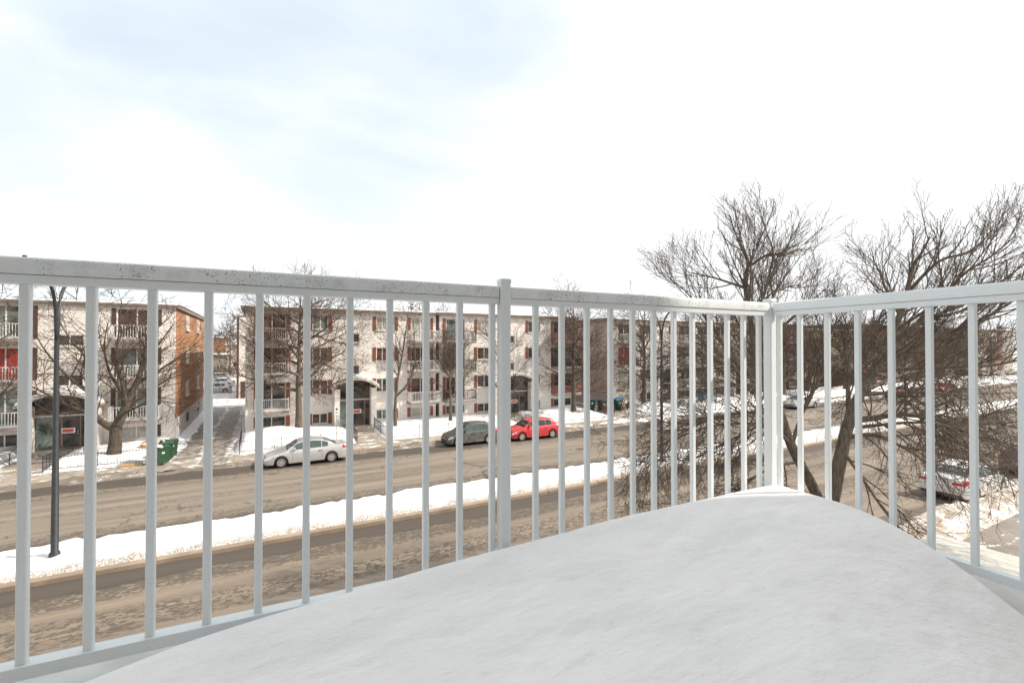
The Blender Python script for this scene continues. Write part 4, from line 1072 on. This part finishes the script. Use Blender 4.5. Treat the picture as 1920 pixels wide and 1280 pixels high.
for lb_, s_, t_, H_, sd_, sp_ in (('bare tree standing right before the dark red brick building', 62.0, 37.5, 11.0, 201, 4.6), ('bare tree in front of the yellow building beside the leafless hedge', 78.5, 38.0, 10.8, 202, 4.8),
        ('bare tree on the lawn before the left half of the long red building', 103.0, 40.5, 11.5, 203, 5.4), ('bare tree on the lawn before the right half of the long red building', 121.0, 42.0, 11.5, 204, 5.6), ('bare tree near the left end of the pale beige building', 137.0, 43.5, 12.0, 205, 6.0)):
    cnt += street_tree(lb_, s_, t_, H_, sd_, r0=.34, fork=.18, spread=sp_, nl=15, up=.95, dens=1.25, twig=M_TWIGR if sd_ % 2 else M_TWIG)
cnt += street_tree('bare tree whose trunk is outside the frame at the left, before the balconies', -14.9, 36.2, 11.5, 79, r0=.28, fork=.3, spread=3.8, nl=11, up=1.0, lean=(-.6, 0))
gb = 'far bare trees on the skyline'
TB = dict(TF); TB.update(max=3, rmin=.03, dens=[2, 1.6, 2.0, 0, 0], len=[0, 0, 3.0, 1.5, .6], rad=[0, 0, .08, .045, .03])
FARL = [('spreading bare tree far behind the driveway, left of the set-back block', -7.0, 134, 13.6), ('smaller bare tree behind the snow roofed grey garage', -13, 154, 12.0), ('bare tree behind the orange brick house in the gap', -19, 198, 15.5), ('bare tree rising right behind the cars of the rear car park', -4.2, 127, 13.0),
        ('bare tree seen over the roof of the first white block', -20, 66, 12.0), ('bare tree seen over the roof of the cream block', 22, 66, 13.2),
        ('bare tree in the gap before the dark red brick building', 66, 52, 12.5), ('far bare tree above the yellow building', 96, 66, 14), ('far bare tree at the left end of the long red brick building', 101, 46, 13.0),
        ('far bare tree at the right end of the long red brick building', 137, 46, 13.0), ('far bare tree before the pale beige building', 158, 44, 13), ('farthest bare tree at the end of the street', 186, 42, 13.5), ('far bare tree beyond the red cars on the sidewalk', 118, 40, 10.0)]
for i, (lb, s, t, H) in enumerate(FARL):
    cnt += street_tree(lb, s, t, H, 100+i, r0=.28, fork=.2, spread=4.6, nl=12, T=TB, dens=1.0, group=gb, twig=M_TWIGR if i % 2 else M_TWIG)
print('branches', c1, c2, cnt)
# bare hedges
def hedge(label, s0, s1, t, H, seed, n=420, name='hedge', w_=.6):
    rng = random.Random(seed); br = []
    L = s1-s0
    for i in range(n):
        x = rng.random()*L; y = rng.gauss(0, w_*.4); p = (x, y, 0); pts = [p]
        dx, dy = rng.gauss(0, .22), rng.gauss(0, .22); h = H*rng.uniform(.6, 1.05)*(0.85+.25*nz(x*.7, seed))
        for j in range(4): p = (p[0]+dx*h/4+rng.gauss(0, .05), p[1]+dy*h/4+rng.gauss(0, .05), p[2]+h/4); pts.append(p)
        br.append((pts, [.022, .018, .016, .012, .009], 3))
        for q in (1, 2, 3):
            a_ = rng.random()*6.28; e = pts[q]; l_ = .45*H/2; br.append(([e, (e[0]+math.cos(a_)*l_*.5, e[1]+math.sin(a_)*l_*.5, e[2]+l_*.4), (e[0]+math.cos(a_)*l_, e[1]+math.sin(a_)*l_, e[2]+l_*.9)], [.012, .010, .007], 3))
    o = put(name, tubes_mesh(name, br, lambda l: 3, M_HEDGE), None, st(s0, t), AL)
    return tag(o, label, 'hedge', 'bare hedges')
hedge('tall tan leafless hedge in front of the yellow brick building', 80, 91, 41.5, 4.2, 3, 520)
hedge('leafless hedge at the back of the rear car park', -17, -3, 124, 3.2, 4, 520)
hedge('low leafless shrub row beside the tree at the narrow driveway', 27.0, 28.8, 37.6, .8, 6, 90, 'shrub')
hedge('low dry shrub behind the fence over the silver sedan', .2, 3.0, 35.0, .42, 8, 130, 'shrub')

# ---------------------------------------------------------------- iron fences
def fence(label, pts, h=.85, zb=.16, gap=.14):
    """pts: (s, t, z) corners"""
    o = thing('iron_fence', label, 'fence', st(*pts[0][:2]), AL, 'low black iron fences along the front lawns')
    p0 = pts[0]
    P = [(p[0]-p0[0], p[1]-p0[1], (p[2] if len(p) > 2 else zb)) for p in pts]
    for i in range(len(P)-1):
        a, b = Vector(P[i]), Vector(P[i+1]); L = (b-a).length; n = max(1, round(L/2.4))
        for k in range(n):
            u0, u1 = a.lerp(b, k/n), a.lerp(b, (k+1)/n); g = MB()
            for zz in (.12, h-.10): g.tube([u0+Vector((0, 0, zz)), u1+Vector((0, 0, zz))], .014, 4)
            m_ = int((u1-u0).length/gap)
            for q in range(1, m_):
                c_ = u0.lerp(u1, q/m_); g.tube([c_+Vector((0, 0, .03)), c_+Vector((0, 0, h))], .0085, 3)
            g.obj('picket_panel', M_IRON, o)
            g = MB(); g.tube([u0+Vector((0, 0, -.2)), u0+Vector((0, 0, h+.06))], .022, 6); g.obj('post', M_IRON, o)
    g = MB(); c_ = Vector(P[-1]); g.tube([c_+Vector((0, 0, -.2)), c_+Vector((0, 0, h+.06))], .022, 6); g.obj('post', M_IRON, o)
fence('black iron fence at the left edge along the path to the left block', [(-13.15, 39.3), (-13.15, 34.4), (-20, 34.4)])
fence('black iron fence around the lawn of the forked tree', [(-10.5, 39.0, .3), (-10.5, 34.4), (-5.9, 34.4)], )
fence('black iron fence behind the silver sedan, returning beside the driveway', [(-1.3, 39.4, .25), (-1.25, 34.35), (6.0, 34.35), (6.0, 39.0, .3)])
fence('long black iron fence between the two arched entrances', [(8.2, 39.2, .3), (8.2, 34.35), (20.0, 34.35), (20.0, 38.8, .3)])
fence('black iron fence right of the second arched entrance', [(22.4, 38.8, .3), (22.4, 34.5), (29.9, 34.5)])
fence('black iron fence in front of the fourth white block', [(35, 34.5), (41, 34.5)])

# ---------------------------------------------------------------- street lamps, signs
def lamp(label, s, t, H=8.3, name='street_lamp'):
    o = thing(name, label, 'street lamp', st(s, t, .12), AL, 'dark double-armed street lamps')
    g = MB(); g.tube([(0, 0, -.1), (0, 0, .25), (0, 0, .3), (0, 0, H-1.0)], [.15, .14, .10, .062], 14); g.obj('pole', M_POLE, o, 40)
    for sg in (-1, 1):
        pts = [(0, sg*.0, H-1.3), (0, sg*.035, H-.9)]
        for k in range(1, 12):
            u = k/11; pts.append((0, sg*(.05+2.0*u**2.1), H-.9+1.85*math.sin(u*PI/2)**.85))
        g = MB(); g.tube(pts, [.058]*3+[.05]*(len(pts)-3), 10); a_ = g.obj('arm', M_POLE, o, True)
        e = pts[-1]; g = MB(); g.box(-.13, e[1] if sg > 0 else e[1]-.62, e[2]-.07, .13, e[1]+.62 if sg > 0 else e[1], e[2]+.07, taper=.04)
        g.box(-.09, e[1]+sg*.08 if sg > 0 else e[1]-.55, e[2]-.10, .09, e[1]+.55 if sg > 0 else e[1]-.08, e[2]-.071); hd = g.obj('lamp_head', M_PLAST, a_)
        g = MB(); g.lathe([(0, .10), (.05, .10), (.05, 0)], 10, (0, e[1]+sg*.3, e[2]+.07)); g.obj('photocell', M_PLAST, a_)
    return o
lamp('tall dark street lamp with curved arms on the median at the left', -5.85, 20.16)
l2 = lamp('dark street lamp on the median behind the left-leaning tree', 20.8, 19.86)
lamp('far dark street lamp on the median seen between the right balusters', 52.0, 20.2)
lamp('farthest street lamp down the median past the bare trees', 84.0, 20.2)
def sign(label, loc, H, kind='parking', rz=AL):
    o = thing('street_sign', label, 'sign', loc, rz, 'small street signs')
    g = MB(); g.tube([(0, 0, -.1), (0, 0, H)], .03, 8); g.obj('post', mat('galvanised_steel', (.42, .42, .41), .5, .4), o)
    if kind == 'parking':
        g = MB(); g.box(-.16, -.055, H-.58, .16, -.035, H, ch=.0); p = g.obj('sign_plate', M_WSIGN, o)
        g = MB(); g.lathe([(0, -.063), (.075, -.063), (.075, -.057)], 16, (0, 0, H-.17), 'y'); g.box(-.10, -.060, H-.42, .10, -.056, H-.395); g.box(-.08, -.060, H-.47, .08, -.056, H-.45); g.obj('sign_symbol', M_PLAST, p)
    else:
        g = MB(); g.lathe([(0, -.05), (.24, -.05), (.24, -.03), (0, -.03)], 24, (0, 0, H-.24), 'y'); p = g.obj('sign_plate', M_WSIGN, o)
        g = MB(); g.lathe([(.17, -.055), (.20, -.055), (.20, -.051)], 24, (0, 0, H-.24), 'y'); g.obj('sign_symbol', M_PLAST, p)
    return o
sign('white parking sign on a thin post behind the rear of the silver sedan', st(4.75, 35.4, .1), 2.55)
sign('round white sign on a post beside the median street lamp', st(20.8, 19.62, .2), 2.6, 'round')

# ---------------------------------------------------------------- vehicles
def interp(tab, u):
    if u <= tab[0][0]: return tab[0][1]
    for (a, va), (b, vb) in zip(tab, tab[1:]):
        if u <= b:
            t = (u-a)/(b-a); t = t*t*(3-2*t)*.5+t*.5; return va+(vb-va)*t
    return tab[-1][1]
KIND = {
 'sedan': dict(deck=[(0, .50), (.012, .62), (.05, .70), (.14, .80), (.26, .93), (.4, .95), (.70, .97), (.84, 1.02), (.95, 1.03), (.985, .98), (1, .70)],
               roof=[(.245, .92), (.31, 1.12), (.385, 1.35), (.46, 1.42), (.56, 1.44), (.66, 1.40), (.76, 1.27), (.85, 1.06), (.875, 1.03)], base=(.25, .40), win=((.335, .50), (.515, .665), (.675, .745)), back=(.70, .855), wheels=(.195, .785)),
 'hatch': dict(deck=[(0, .52), (.015, .66), (.06, .75), (.15, .85), (.25, .95), (.4, .97), (.70, 1.00), (.88, 1.04), (.97, 1.02), (.99, .95), (1, .65)],
               roof=[(.235, .94), (.30, 1.14), (.375, 1.38), (.46, 1.47), (.58, 1.49), (.74, 1.46), (.86, 1.38), (.93, 1.22), (.985, 1.02)], base=(.24, .38), win=((.33, .49), (.505, .67), (.685, .79)), back=(.875, .965), wheels=(.19, .80)),
 'suv': dict(deck=[(0, .6), (.015, .80), (.06, .92), (.15, 1.0), (.23, 1.06), (.4, 1.08), (.7, 1.10), (.9, 1.12), (.98, 1.08), (1, .7)],
               roof=[(.22, 1.05), (.29, 1.3), (.35, 1.56), (.45, 1.66), (.6, 1.68), (.85, 1.65), (.93, 1.5), (.985, 1.12)], base=(.23, .36), win=((.31, .48), (.495, .67), (.685, .86)), back=(.90, .965), wheels=(.19, .80)),
}
def make_car(label, loc, rz, kind, L, W, H, paint, glass=None, snow=False, group='parked cars', name='parked_car', rim=None):
    K = KIND[kind]; hs = H/{'sedan': 1.44, 'hatch': 1.49, 'suv': 1.68}[kind]
    glass = glass or M_CARGL
    o = thing(name, label, 'car', loc, rz, group)
    X = lambda u: L*(.5-u)          # u 0 = front (+x)
    wr = .315; arch = wr+.055
    ws = [X(q) for q in K['wheels']]
    deck = lambda u: interp(K['deck'], u)*hs
    def hw(u): return W/2*(1-.17*max(0, (.13-u)/.13)**1.8-.13*max(0, (u-.9)/.1)**1.8)
    us = sorted(set([i/110 for i in range(111)] + [.004, .996]))
    rows = []
    for u in us:
        x = X(u); w_ = hw(u); zd = deck(u); zb = .19+.10*max(0, (.03-u)/.03)+.08*max(0, (u-.97)/.03)
        za = zb
        for xc in ws:
            d = abs(x-xc)
            if d < arch: za = max(za, wr+math.sqrt(arch*arch-d*d))
        zs = min(zd-.12, .66*hs+.02); zs = max(zs, za+.015); zbl = max(zs+.02, zd-.075)
        mid = max(za+.008, .40*hs)
        half = [(0, .22), (w_*.66, .22), (w_*.66, za), (w_-.045, za), (w_-.006, min(za+.04, mid)), (w_, max(mid, za+.06)), (w_*.992, zs), (w_*.955, zbl), (w_*.90, zd-.012), (w_*.70, zd+.018*hs), (0, zd+.04*hs)]
        # a crisp shoulder then the deck
        row = [(x, -y, z) for (y, z) in half] + [(x, y, z) for (y, z) in half[::-1][1:]]
        rows.append(row)
    g = MB(); nr = len(rows[0])
    def mi(i, j): return 1 if (j < 3 or j >= nr-4) else 0
    g.grid(rows, mi)
    g.poly(rows[0][::-1], 0); g.poly(rows[-1], 0)
    # greenhouse
    rt = K['roof']; u0, u1 = rt[0][0], rt[-1][0]
    def sec(u):
        wb = hw(u)*.90; zb = deck(u)-.02; zr = max(interp(rt, u)*hs, zb+.001); k = (zr-zb)/(.5*hs)
        wt = wb*(1-.23*min(1, k)); return wb, zb, wt, zr
    gr = []
    for i in range(61):
        u = u0+(u1-u0)*i/60; wb, zb, wt, zr = sec(u); x = X(u)
        zt_ = zr-.055*min(1, (zr-zb)*4)
        h_ = [(wb, zb), (wb+(wt-wb)*.5, zb+(zt_-zb)*.5), (wt, zt_), (wt*.93, zr-.012*min(1, (zr-zb)*4)), (wt*.6, zr+.012), (0, zr+.02)]
        gr.append([(x, -y, z) for y, z in h_]+[(x, y, z) for y, z in h_[::-1][1:]])
    g.grid(gr, 0)
    body = g.obj('body', [paint, M_PLAST], o, 32)
    def side_pt(u, v, s):
        wb, zb, wt, zr = sec(u); zt = zr-.055*min(1, (zr-zb)*4)
        zlo, zhi = zb+.035, zt-.006
        if v < 0: v = 0
        z = zlo+(max(zlo+.002, zhi)-zlo)*v; f = (z-zb)/(max(.01, zt-zb)); y = wb+(wt-wb)*f
        return (X(u), s*(y+.009), z)
    for s in (-1, 1):
        for wi, (a, b) in enumerate(K['win']):
            g = MB(); n = 8
            g.grid([[side_pt(a+(b-a)*i/n, v/3, s) for i in range(n+1)] for v in range(4)]); g.obj('side_window', glass, o, True)
    def top_patch(a, b, fr, nm, m_, lift=.012):
        g = MB(); rws = []
        for i in range(9):
            u = a+(b-a)*i/8; wb, zb, wt, zr = sec(u); rw = []
            for j in range(9):
                y = (j/8*2-1)*wt*fr; e = abs(j/8*2-1)
                rw.append((X(u), y, zr+lift+.02*(1-e)-.008*e))
            rws.append(rw)
        g.grid(rws); return g.obj(nm, m_, o, True)
    top_patch(K['base'][0]+.012, K['base'][1]-.012, .90, 'windshield', glass)
    top_patch(K['back'][0], K['back'][1], .86, 'rear_window', glass)
    if snow:
        top_patch(.42, .72, .92, 'snow_cover', M_SNOW, .03)
    # lamps, grille, bumper, plate
    for s in (-1, 1):
        g = MB(); rw = []
        for i in range(6):
            u = .012+.085*i/5; w_ = hw(u); z = deck(u)
            rw.append([(X(u)+.012*(1-i/5), s*(w_*.62), z-.04), (X(u)+.010, s*(w_*.90+.006), z-.05), (X(u)+.008, s*(w_*.972+.008), z-.10), (X(u)+.012*(1-i/5), s*(w_*.99+.010), z-.165)])
        g.grid(rw if s > 0 else [r_[::-1] for r_ in rw]); g.obj('headlight', M_HEAD, o, True)
        g = MB(); rw = []
        for i in range(6):
            u = .925+.068*i/5; w_ = hw(u); z = deck(u) if kind == 'sedan' else min(deck(u), deck(.93))
            rw.append([(X(u)-.012*(i/5), s*(w_*.98+.014), z-.20), (X(u)-.012*(i/5), s*(w_*.965+.014), z-.075), (X(u)-.014, s*(w_*.90+.010), z-.03+.006)])
        g.grid(rw); g.obj('tail_light', M_TAIL, o, True)
        g = MB(); xe = X(.997)-.012; g.box(xe-.012, min(s*W*.22, s*W*.40), deck(.985)-.21, xe+.02, max(s*W*.22, s*W*.40), deck(.985)-.10); g.obj('tail_light', M_TAIL, o)
        # mirror
        um = K['win'][0][0]+.015; wb, zb, wt, zr = sec(um)
        g = MB(); g.box(X(um)-.06, s*(wb+.07)-.09, zb+.05, X(um)+.10, s*(wb+.07)+.09, zb+.19, taper=.025); g.obj('mirror', paint, o)
        # door shut lines and handles
        g = MB()
        for ud in (K['win'][0][0]-.01, (K['win'][0][1]+K['win'][1][0])/2, K['win'][1][1]+.008):
            g = MB(); y = s*(hw(ud)+.0015); zt_ = deck(ud)-.11
            g.quad((X(ud)-.006, y, .36), (X(ud)+.006, y, .36), (X(ud)+.006, y*.995, zt_), (X(ud)-.006, y*.995, zt_)); g.obj('door_seam', M_PLAST, o)
        for ud in (K['win'][0][1]-.02, K['win'][1][1]-.02):
            g = MB(); g.box(X(ud)-.08, s*hw(ud)*.99-.012, deck(ud)-.20, X(ud)+.08, s*hw(ud)*.99+.022, deck(ud)-.165); g.obj('door_handle', M_PLAST, o)

    g = MB(); xf = X(0)+.006; g.box(xf-.03, -W*.30, .32*hs, xf+.012, W*.30, .46*hs, taper=.01); g.box(xf-.06, -W*.36, .22, xf+.02, W*.36, .27); g.obj('grille', M_PLAST, o)
    g = MB(); xb = X(1)-.006; g.box(xb-.02, -W*.40, .22, xb+.03, W*.40, .36); g.obj('rear_bumper', M_PLAST, o)
    g = MB(); g.box(xb-.028, -.26, .62*hs if kind != 'sedan' else .72*hs, xb-.0, .26, .62*hs+.12 if kind != 'sedan' else .72*hs+.12); g.obj('number_plate', M_WSIGN, o)
    for xc in ws:
        for s in (-1, 1):
            yc = s*(W/2-.115)
            g = MB(); g.lathe([(wr*.62, -.10), (wr*.90, -.105), (wr, -.08), (wr, .08), (wr*.90, .105), (wr*.62, .10)], 28, (xc, yc, wr), 'y')
            wh = g.obj('wheel', M_TYRE, o, 50)
            g = MB(); yo = yc+s*.088
            g.lathe([(wr*.66, 0), (wr*.66, s*.02), (wr*.58, s*.015), (wr*.56, -s*.03)], 28, (xc, yo, wr), 'y')
            for k in range(9):
                a_ = k*2*PI/9; ca, sa = math.cos(a_), math.sin(a_)
                p = [(-.022, .03), (.022, .03), (.034, wr*.60), (-.034, wr*.60)]
                q = [(xc+px*ca-pz*sa, wr+px*sa+pz*ca) for px, pz in p]
                g.prism([(qx, qz) for qx, qz in q], yo-.012, yo+.012, 'y')
            g.lathe([(0, s*.018), (.05, s*.014), (.055, -s*.01)], 12, (xc, yo, wr), 'y')
            g.obj('rim', rim or M_RIM, wh)
            g = MB(); g.lathe([(0, 0), (wr*.64, 0)], 20, (xc, yo-s*.035, wr), 'y'); g.obj('brake_disc', M_PLAST, wh)
    return o
def paint(name, col, rough=.3, metal=.0, dirt=.0, coat=.6):
    m = bpy.data.materials.new(name); k = NT(m); v = k.coords(); s = k.sep(v)
    c = k.mix(.0, col, col)
    if dirt:   # road salt film, thickest low on the body
        low = k.ramp(s[2], .15, .95, 1.0, .25)
        n = k.ramp(k.noise(v, 3.0, 5.0, .65), .3, .65)
        c = k.mix(k.math('MULTIPLY', k.math('MULTIPLY', low, n), dirt), col, (.46, .40, .33))
    k.color(c); k.b.inputs['Roughness'].default_value = rough; k.b.inputs['Metallic'].default_value = metal
    k.b.inputs['Coat Weight'].default_value = coat; k.b.inputs['Coat Roughness'].default_value = .12
    return m
P_SILVER = paint('silver_car_paint', (.50, .50, .50), .32, .45, .5, .5)
P_GREY = paint('grey_car_paint', (.05, .055, .055), .35, .2, .4, .4)
P_RED = paint('red_car_paint', (.50, .006, .012), .3, .0, .10, .8)
P_WHITE = paint('white_car_paint', (.62, .62, .62), .35, .0, .6, .4)
P_DARK = paint('dark_car_paint', (.03, .032, .035), .3, .1, .35, .6)
P_MID = paint('mid_grey_car_paint', (.20, .20, .20), .35, .3, .4, .5)
P_FRED = paint('faded_red_car_paint', (.34, .03, .03), .4, 0, .35, .4)
make_car('silver sedan parked at the far kerb nearest the driveway', st(2.38, 30.68), AL+PI+R(1.5), 'sedan', 4.62, 1.79, 1.44, P_SILVER, M_CARGLG)
make_car('dusty grey hatchback parked between the silver sedan and the red hatchback', st(13.25, 31.0), AL+PI, 'hatch', 3.85, 1.70, 1.52, P_GREY, M_CARGLG)
make_car('bright red hatchback parked at the far kerb', st(18.3, 30.62), AL+PI+R(-.5), 'hatch', 4.36, 1.80, 1.48, P_RED)
make_car('silver sedan parked far down the street behind the railing corner', st(54.3, 30.9), AL+PI, 'sedan', 4.6, 1.8, 1.45, P_SILVER, M_CARGLG)
make_car('faded red car under the right-leaning tree, nearer of the two far red cars', st(79.5, 30.8), AL+PI*.94, 'sedan', 4.6, 1.8, 1.45, P_FRED)
make_car('snow topped red car beyond the faded red one', st(92.0, 31.0), AL+PI, 'hatch', 4.5, 1.8, 1.5, P_FRED, snow=True)
make_car('white sedan with red tail lights parked at the near kerb under the bare tree', st(29.7, 9.25), AL-R(2), 'sedan', 4.7, 1.84, 1.46, P_WHITE, M_CARGLG, snow=True)
make_car('dark car at the right edge parked ahead of the white sedan', st(38.1, 8.95), AL, 'hatch', 4.5, 1.82, 1.5, P_DARK)
make_car('silver hatchback parked crosswise at the end of the driveway', st(-6.3, 82.7), AL+PI+R(4), 'hatch', 4.5, 1.8, 1.5, P_SILVER, snow=False)
make_car('pale sedan parked behind the silver hatchback in the rear car park', st(-6.4, 95.5), AL+R(176), 'sedan', 4.6, 1.8, 1.45, P_WHITE, snow=True)
make_car('grey snow covered car in the back row of the rear car park', st(-8.0, 110), AL+R(176), 'suv', 4.6, 1.85, 1.68, P_MID, snow=True)
make_car('dark suv in the parking row before the pale beige building', st(146, 44.5), AL+R(-88), 'suv', 4.8, 1.9, 1.75, P_DARK, snow=True)

# ---------------------------------------------------------------- bins and rubbish
def bin_(label, s, t, z, rz, body, lid, open_=0.0, cat='bin', sc_=1.0):
    o = thing('wheelie_bin', label, cat, st(s, t, z), AL+rz, 'wheelie bins put out by the driveways')
    o.scale = (sc_,)*3
    g = MB(); n = len(g.v)
    lo = [(-.21, -.23, .04), (.21, -.23, .04), (.21, .23, .04), (-.21, .23, .04)]; hi = [(-.29, -.33, .96), (.29, -.33, .96), (.29, .33, .96), (-.29, .33, .96)]
    rows = []
    for k in range(5):
        u = k/4; rows.append([tuple(a[i]+(b[i]-a[i])*u for i in range(3)) for a, b in zip(lo+[lo[0]], hi+[hi[0]])])
    g.grid(rows); g.poly(lo[::-1]); g.box(-.31, -.35, .93, .31, .35, .985, ch=.01)
    bd = g.obj('body', body, o)
    g = MB(); rows = []
    for k in range(5):
        u = k/4; rows.append([(x, -.37+.74*u, 1.0+.06*math.sin(PI*u)) for x in (-.31, -.1, .1, .31)])
    g.grid(rows); g.box(-.32, -.375, .987, .32, .37, 1.005)
    ld = g.obj('lid', lid, o, 40)
    if open_: ld.rotation_euler = (open_, 0, 0); ld.location = (0, .1, -.15*open_)
    for xx in (-.27, .27):
        g = MB(); g.lathe([(0, -.03), (.10, -.03), (.10, .03), (0, .03)], 14, (.0, 0, 0), 'z')
        w_ = g.obj('wheel', M_TYRE, o); w_.location = (xx, .27, .10); w_.rotation_euler = (0, PI/2, 0)
    g = MB(); g.tube([(-.22, .38, .95), (.22, .38, .95)], .018, 6); g.obj('handle', body, o)
    g = MB(); g.box(-.07, -.291, .62, .07, -.2905, .72); q = g.obj('emblem', M_WSIGN, o); q.rotation_euler = (0, 0, 0)
    q.location = (0, -.012, 0)
    return o
bin_('nearest green wheelie bin by the driveway, under the cardboard', -5.15, 33.75, .12, R(20), M_GREEN, M_GREEN)
bin_('middle green wheelie bin of the three by the driveway', -5.05, 34.75, .14, R(12), M_GREEN, M_GREEN)
bin_('farthest green wheelie bin of the three by the driveway', -4.95, 35.7, .14, R(16), M_GREEN, M_GREEN)
o = bin_('green wheelie bin with a blue lid left of the narrow driveway', 31.0, 39.6, .1, R(-10), M_GREEND, M_BLUE, sc_=1.25)
o = bin_('black wheelie bin beside the brown dresser', 31.7, 38.6, .1, R(5), M_BLACKB, M_BLACKB, sc_=1.15)
o = bin_('tilted green wheelie bin with a blue lid right of the narrow driveway', 34.2, 38.8, .1, R(-5), M_GREEND, M_BLUE, sc_=1.25); o.rotation_euler = (R(5), R(-14), AL)
o = bin_('blue wheelie bin standing in the snow before the fourth white block', 45.3, 37.0, .35, R(0), M_BLUE, M_BLACKB, sc_=1.3)
# folded cardboard on the first bin
g = MB(); g.box(-.55, -.4, 0, .55, .4, .03); g.box(-.5, -.36, .034, .45, .3, .06)
o = tag(g.obj('cardboard_sheet', M_WSIGN, None, False, st(-5.5, 33.75, 1.20), AL+R(-22)), 'flat pale cardboard sheet lying on the nearest green bin', 'cardboard'); o.rotation_euler = (R(-8), R(12), AL-R(22))
g = MB(); g.box(-.5, -.16, 0, .5, .16, .16, ch=.01); g.box(-.502, -.03, .161, .502, .03, .164)
tag(g.obj('cardboard_box', M_CARD, None, False, st(-6.6, 33.9, .12), AL+R(6)), 'small tan cardboard box on the snow by the sidewalk', 'box')
g = MB(); g.box(-.55, -.22, .08, .55, .22, .80, ch=.01)
dr = thing('dresser', 'discarded brown wooden dresser on the snow beside the black bin', 'dresser', st(31.6, 37.4, .12), AL+R(-28))
g.obj('carcass', M_WOOD, dr)
for k in range(3):
    g = MB(); g.box(-.50, -.245, .12+.225*k, .50, -.222, .33+.225*k); d_ = g.obj('drawer', M_WOOD, dr); g = MB(); g.box(-.08, -.265, .21+.225*k, .08, -.246, .235+.225*k); g.obj('handle', M_RIM, d_)
for xx in (-.5, .44):
    g = MB(); g.box(xx, -.2, 0, xx+.06, .2, .08); g.obj('leg', M_WOOD, dr)
def bag(label, s, t, z, m, sc_=.4, seed=0, cat='rubbish bag'):
    g = MB(); rows = []
    for i in range(13):
        u = i/12; th_ = u*PI; r_ = []
        for j in range(17):
            a_ = j/16*2*PI; rr = math.sin(th_)*(1+.16*nz(math.cos(a_)*2+seed, math.sin(a_)*2, u*3)); zz = -math.cos(th_)
            if zz > .7: rr *= .55
            r_.append((rr*math.cos(a_)*sc_, rr*math.sin(a_)*sc_, (max(zz, -.75)+.75+(.25*(zz-.7)/.3 if zz > .7 else 0))*sc_))
        rows.append(r_)
    g.grid(rows); return tag(g.obj('rubbish_bag', m, None, True, st(s, t, z), AL), label, cat, 'rubbish bags by the driveway')
bag('black rubbish bag leaning on the tilted green bin', 34.9, 38.0, .1, M_BLACKB, .50, 1)
bag('tan rubbish bag between the tilted green bin and the black bag', 34.5, 38.3, .1, M_CARD, .42, 2)
bag('small orange rubbish bag behind the green bins by the left block', -6.5, 37.6, .35, mat('orange_bag', (.6, .2, .05), .5), .35, 3)
bag('black rubbish bag beside the orange one behind the green bins', -5.75, 37.4, .35, M_BLACKB, .28, 4)

# ---------------------------------------------------------------- white fabric car shelter below the balcony
sh = thing('car_shelter', 'white fabric car shelter tent below the right side of the balcony', 'shelter', (13.55, 2.2, 0), 0)
def arcx(u): return (-1.75+3.5*u, 0, 1.75+.85*math.sin(PI*u)**.8)
rows = []
for j in range(25):
    y = -3.0+6.4*j/24; r_ = [(-1.75, y, .1)]
    for i in range(17):
        x, _, z = arcx(i/16); z -= .05*abs(math.sin(j*PI/6))**.5*math.sin(PI*i/16) if 0 < i < 16 else 0
        r_.append((x, y, z))
    r_.append((1.75, y, .1)); rows.append(r_)
g = MB(); g.grid(rows); g.poly(rows[0]); g.poly(rows[-1][::-1]); g.obj('cover', M_FABRIC, sh, 50)
g = MB()
for j in range(0, 25, 6):
    y = -3.0+6.4*j/24; g.tube([(-1.72, y, 0)]+[(p[0]*.98, y, p[2]-.04) for p in [arcx(i/16) for i in range(17)]]+[(1.72, y, 0)], .025, 6)
g.obj('frame', mat('galvanised_steel', (.42, .42, .41), .5, .4), sh)
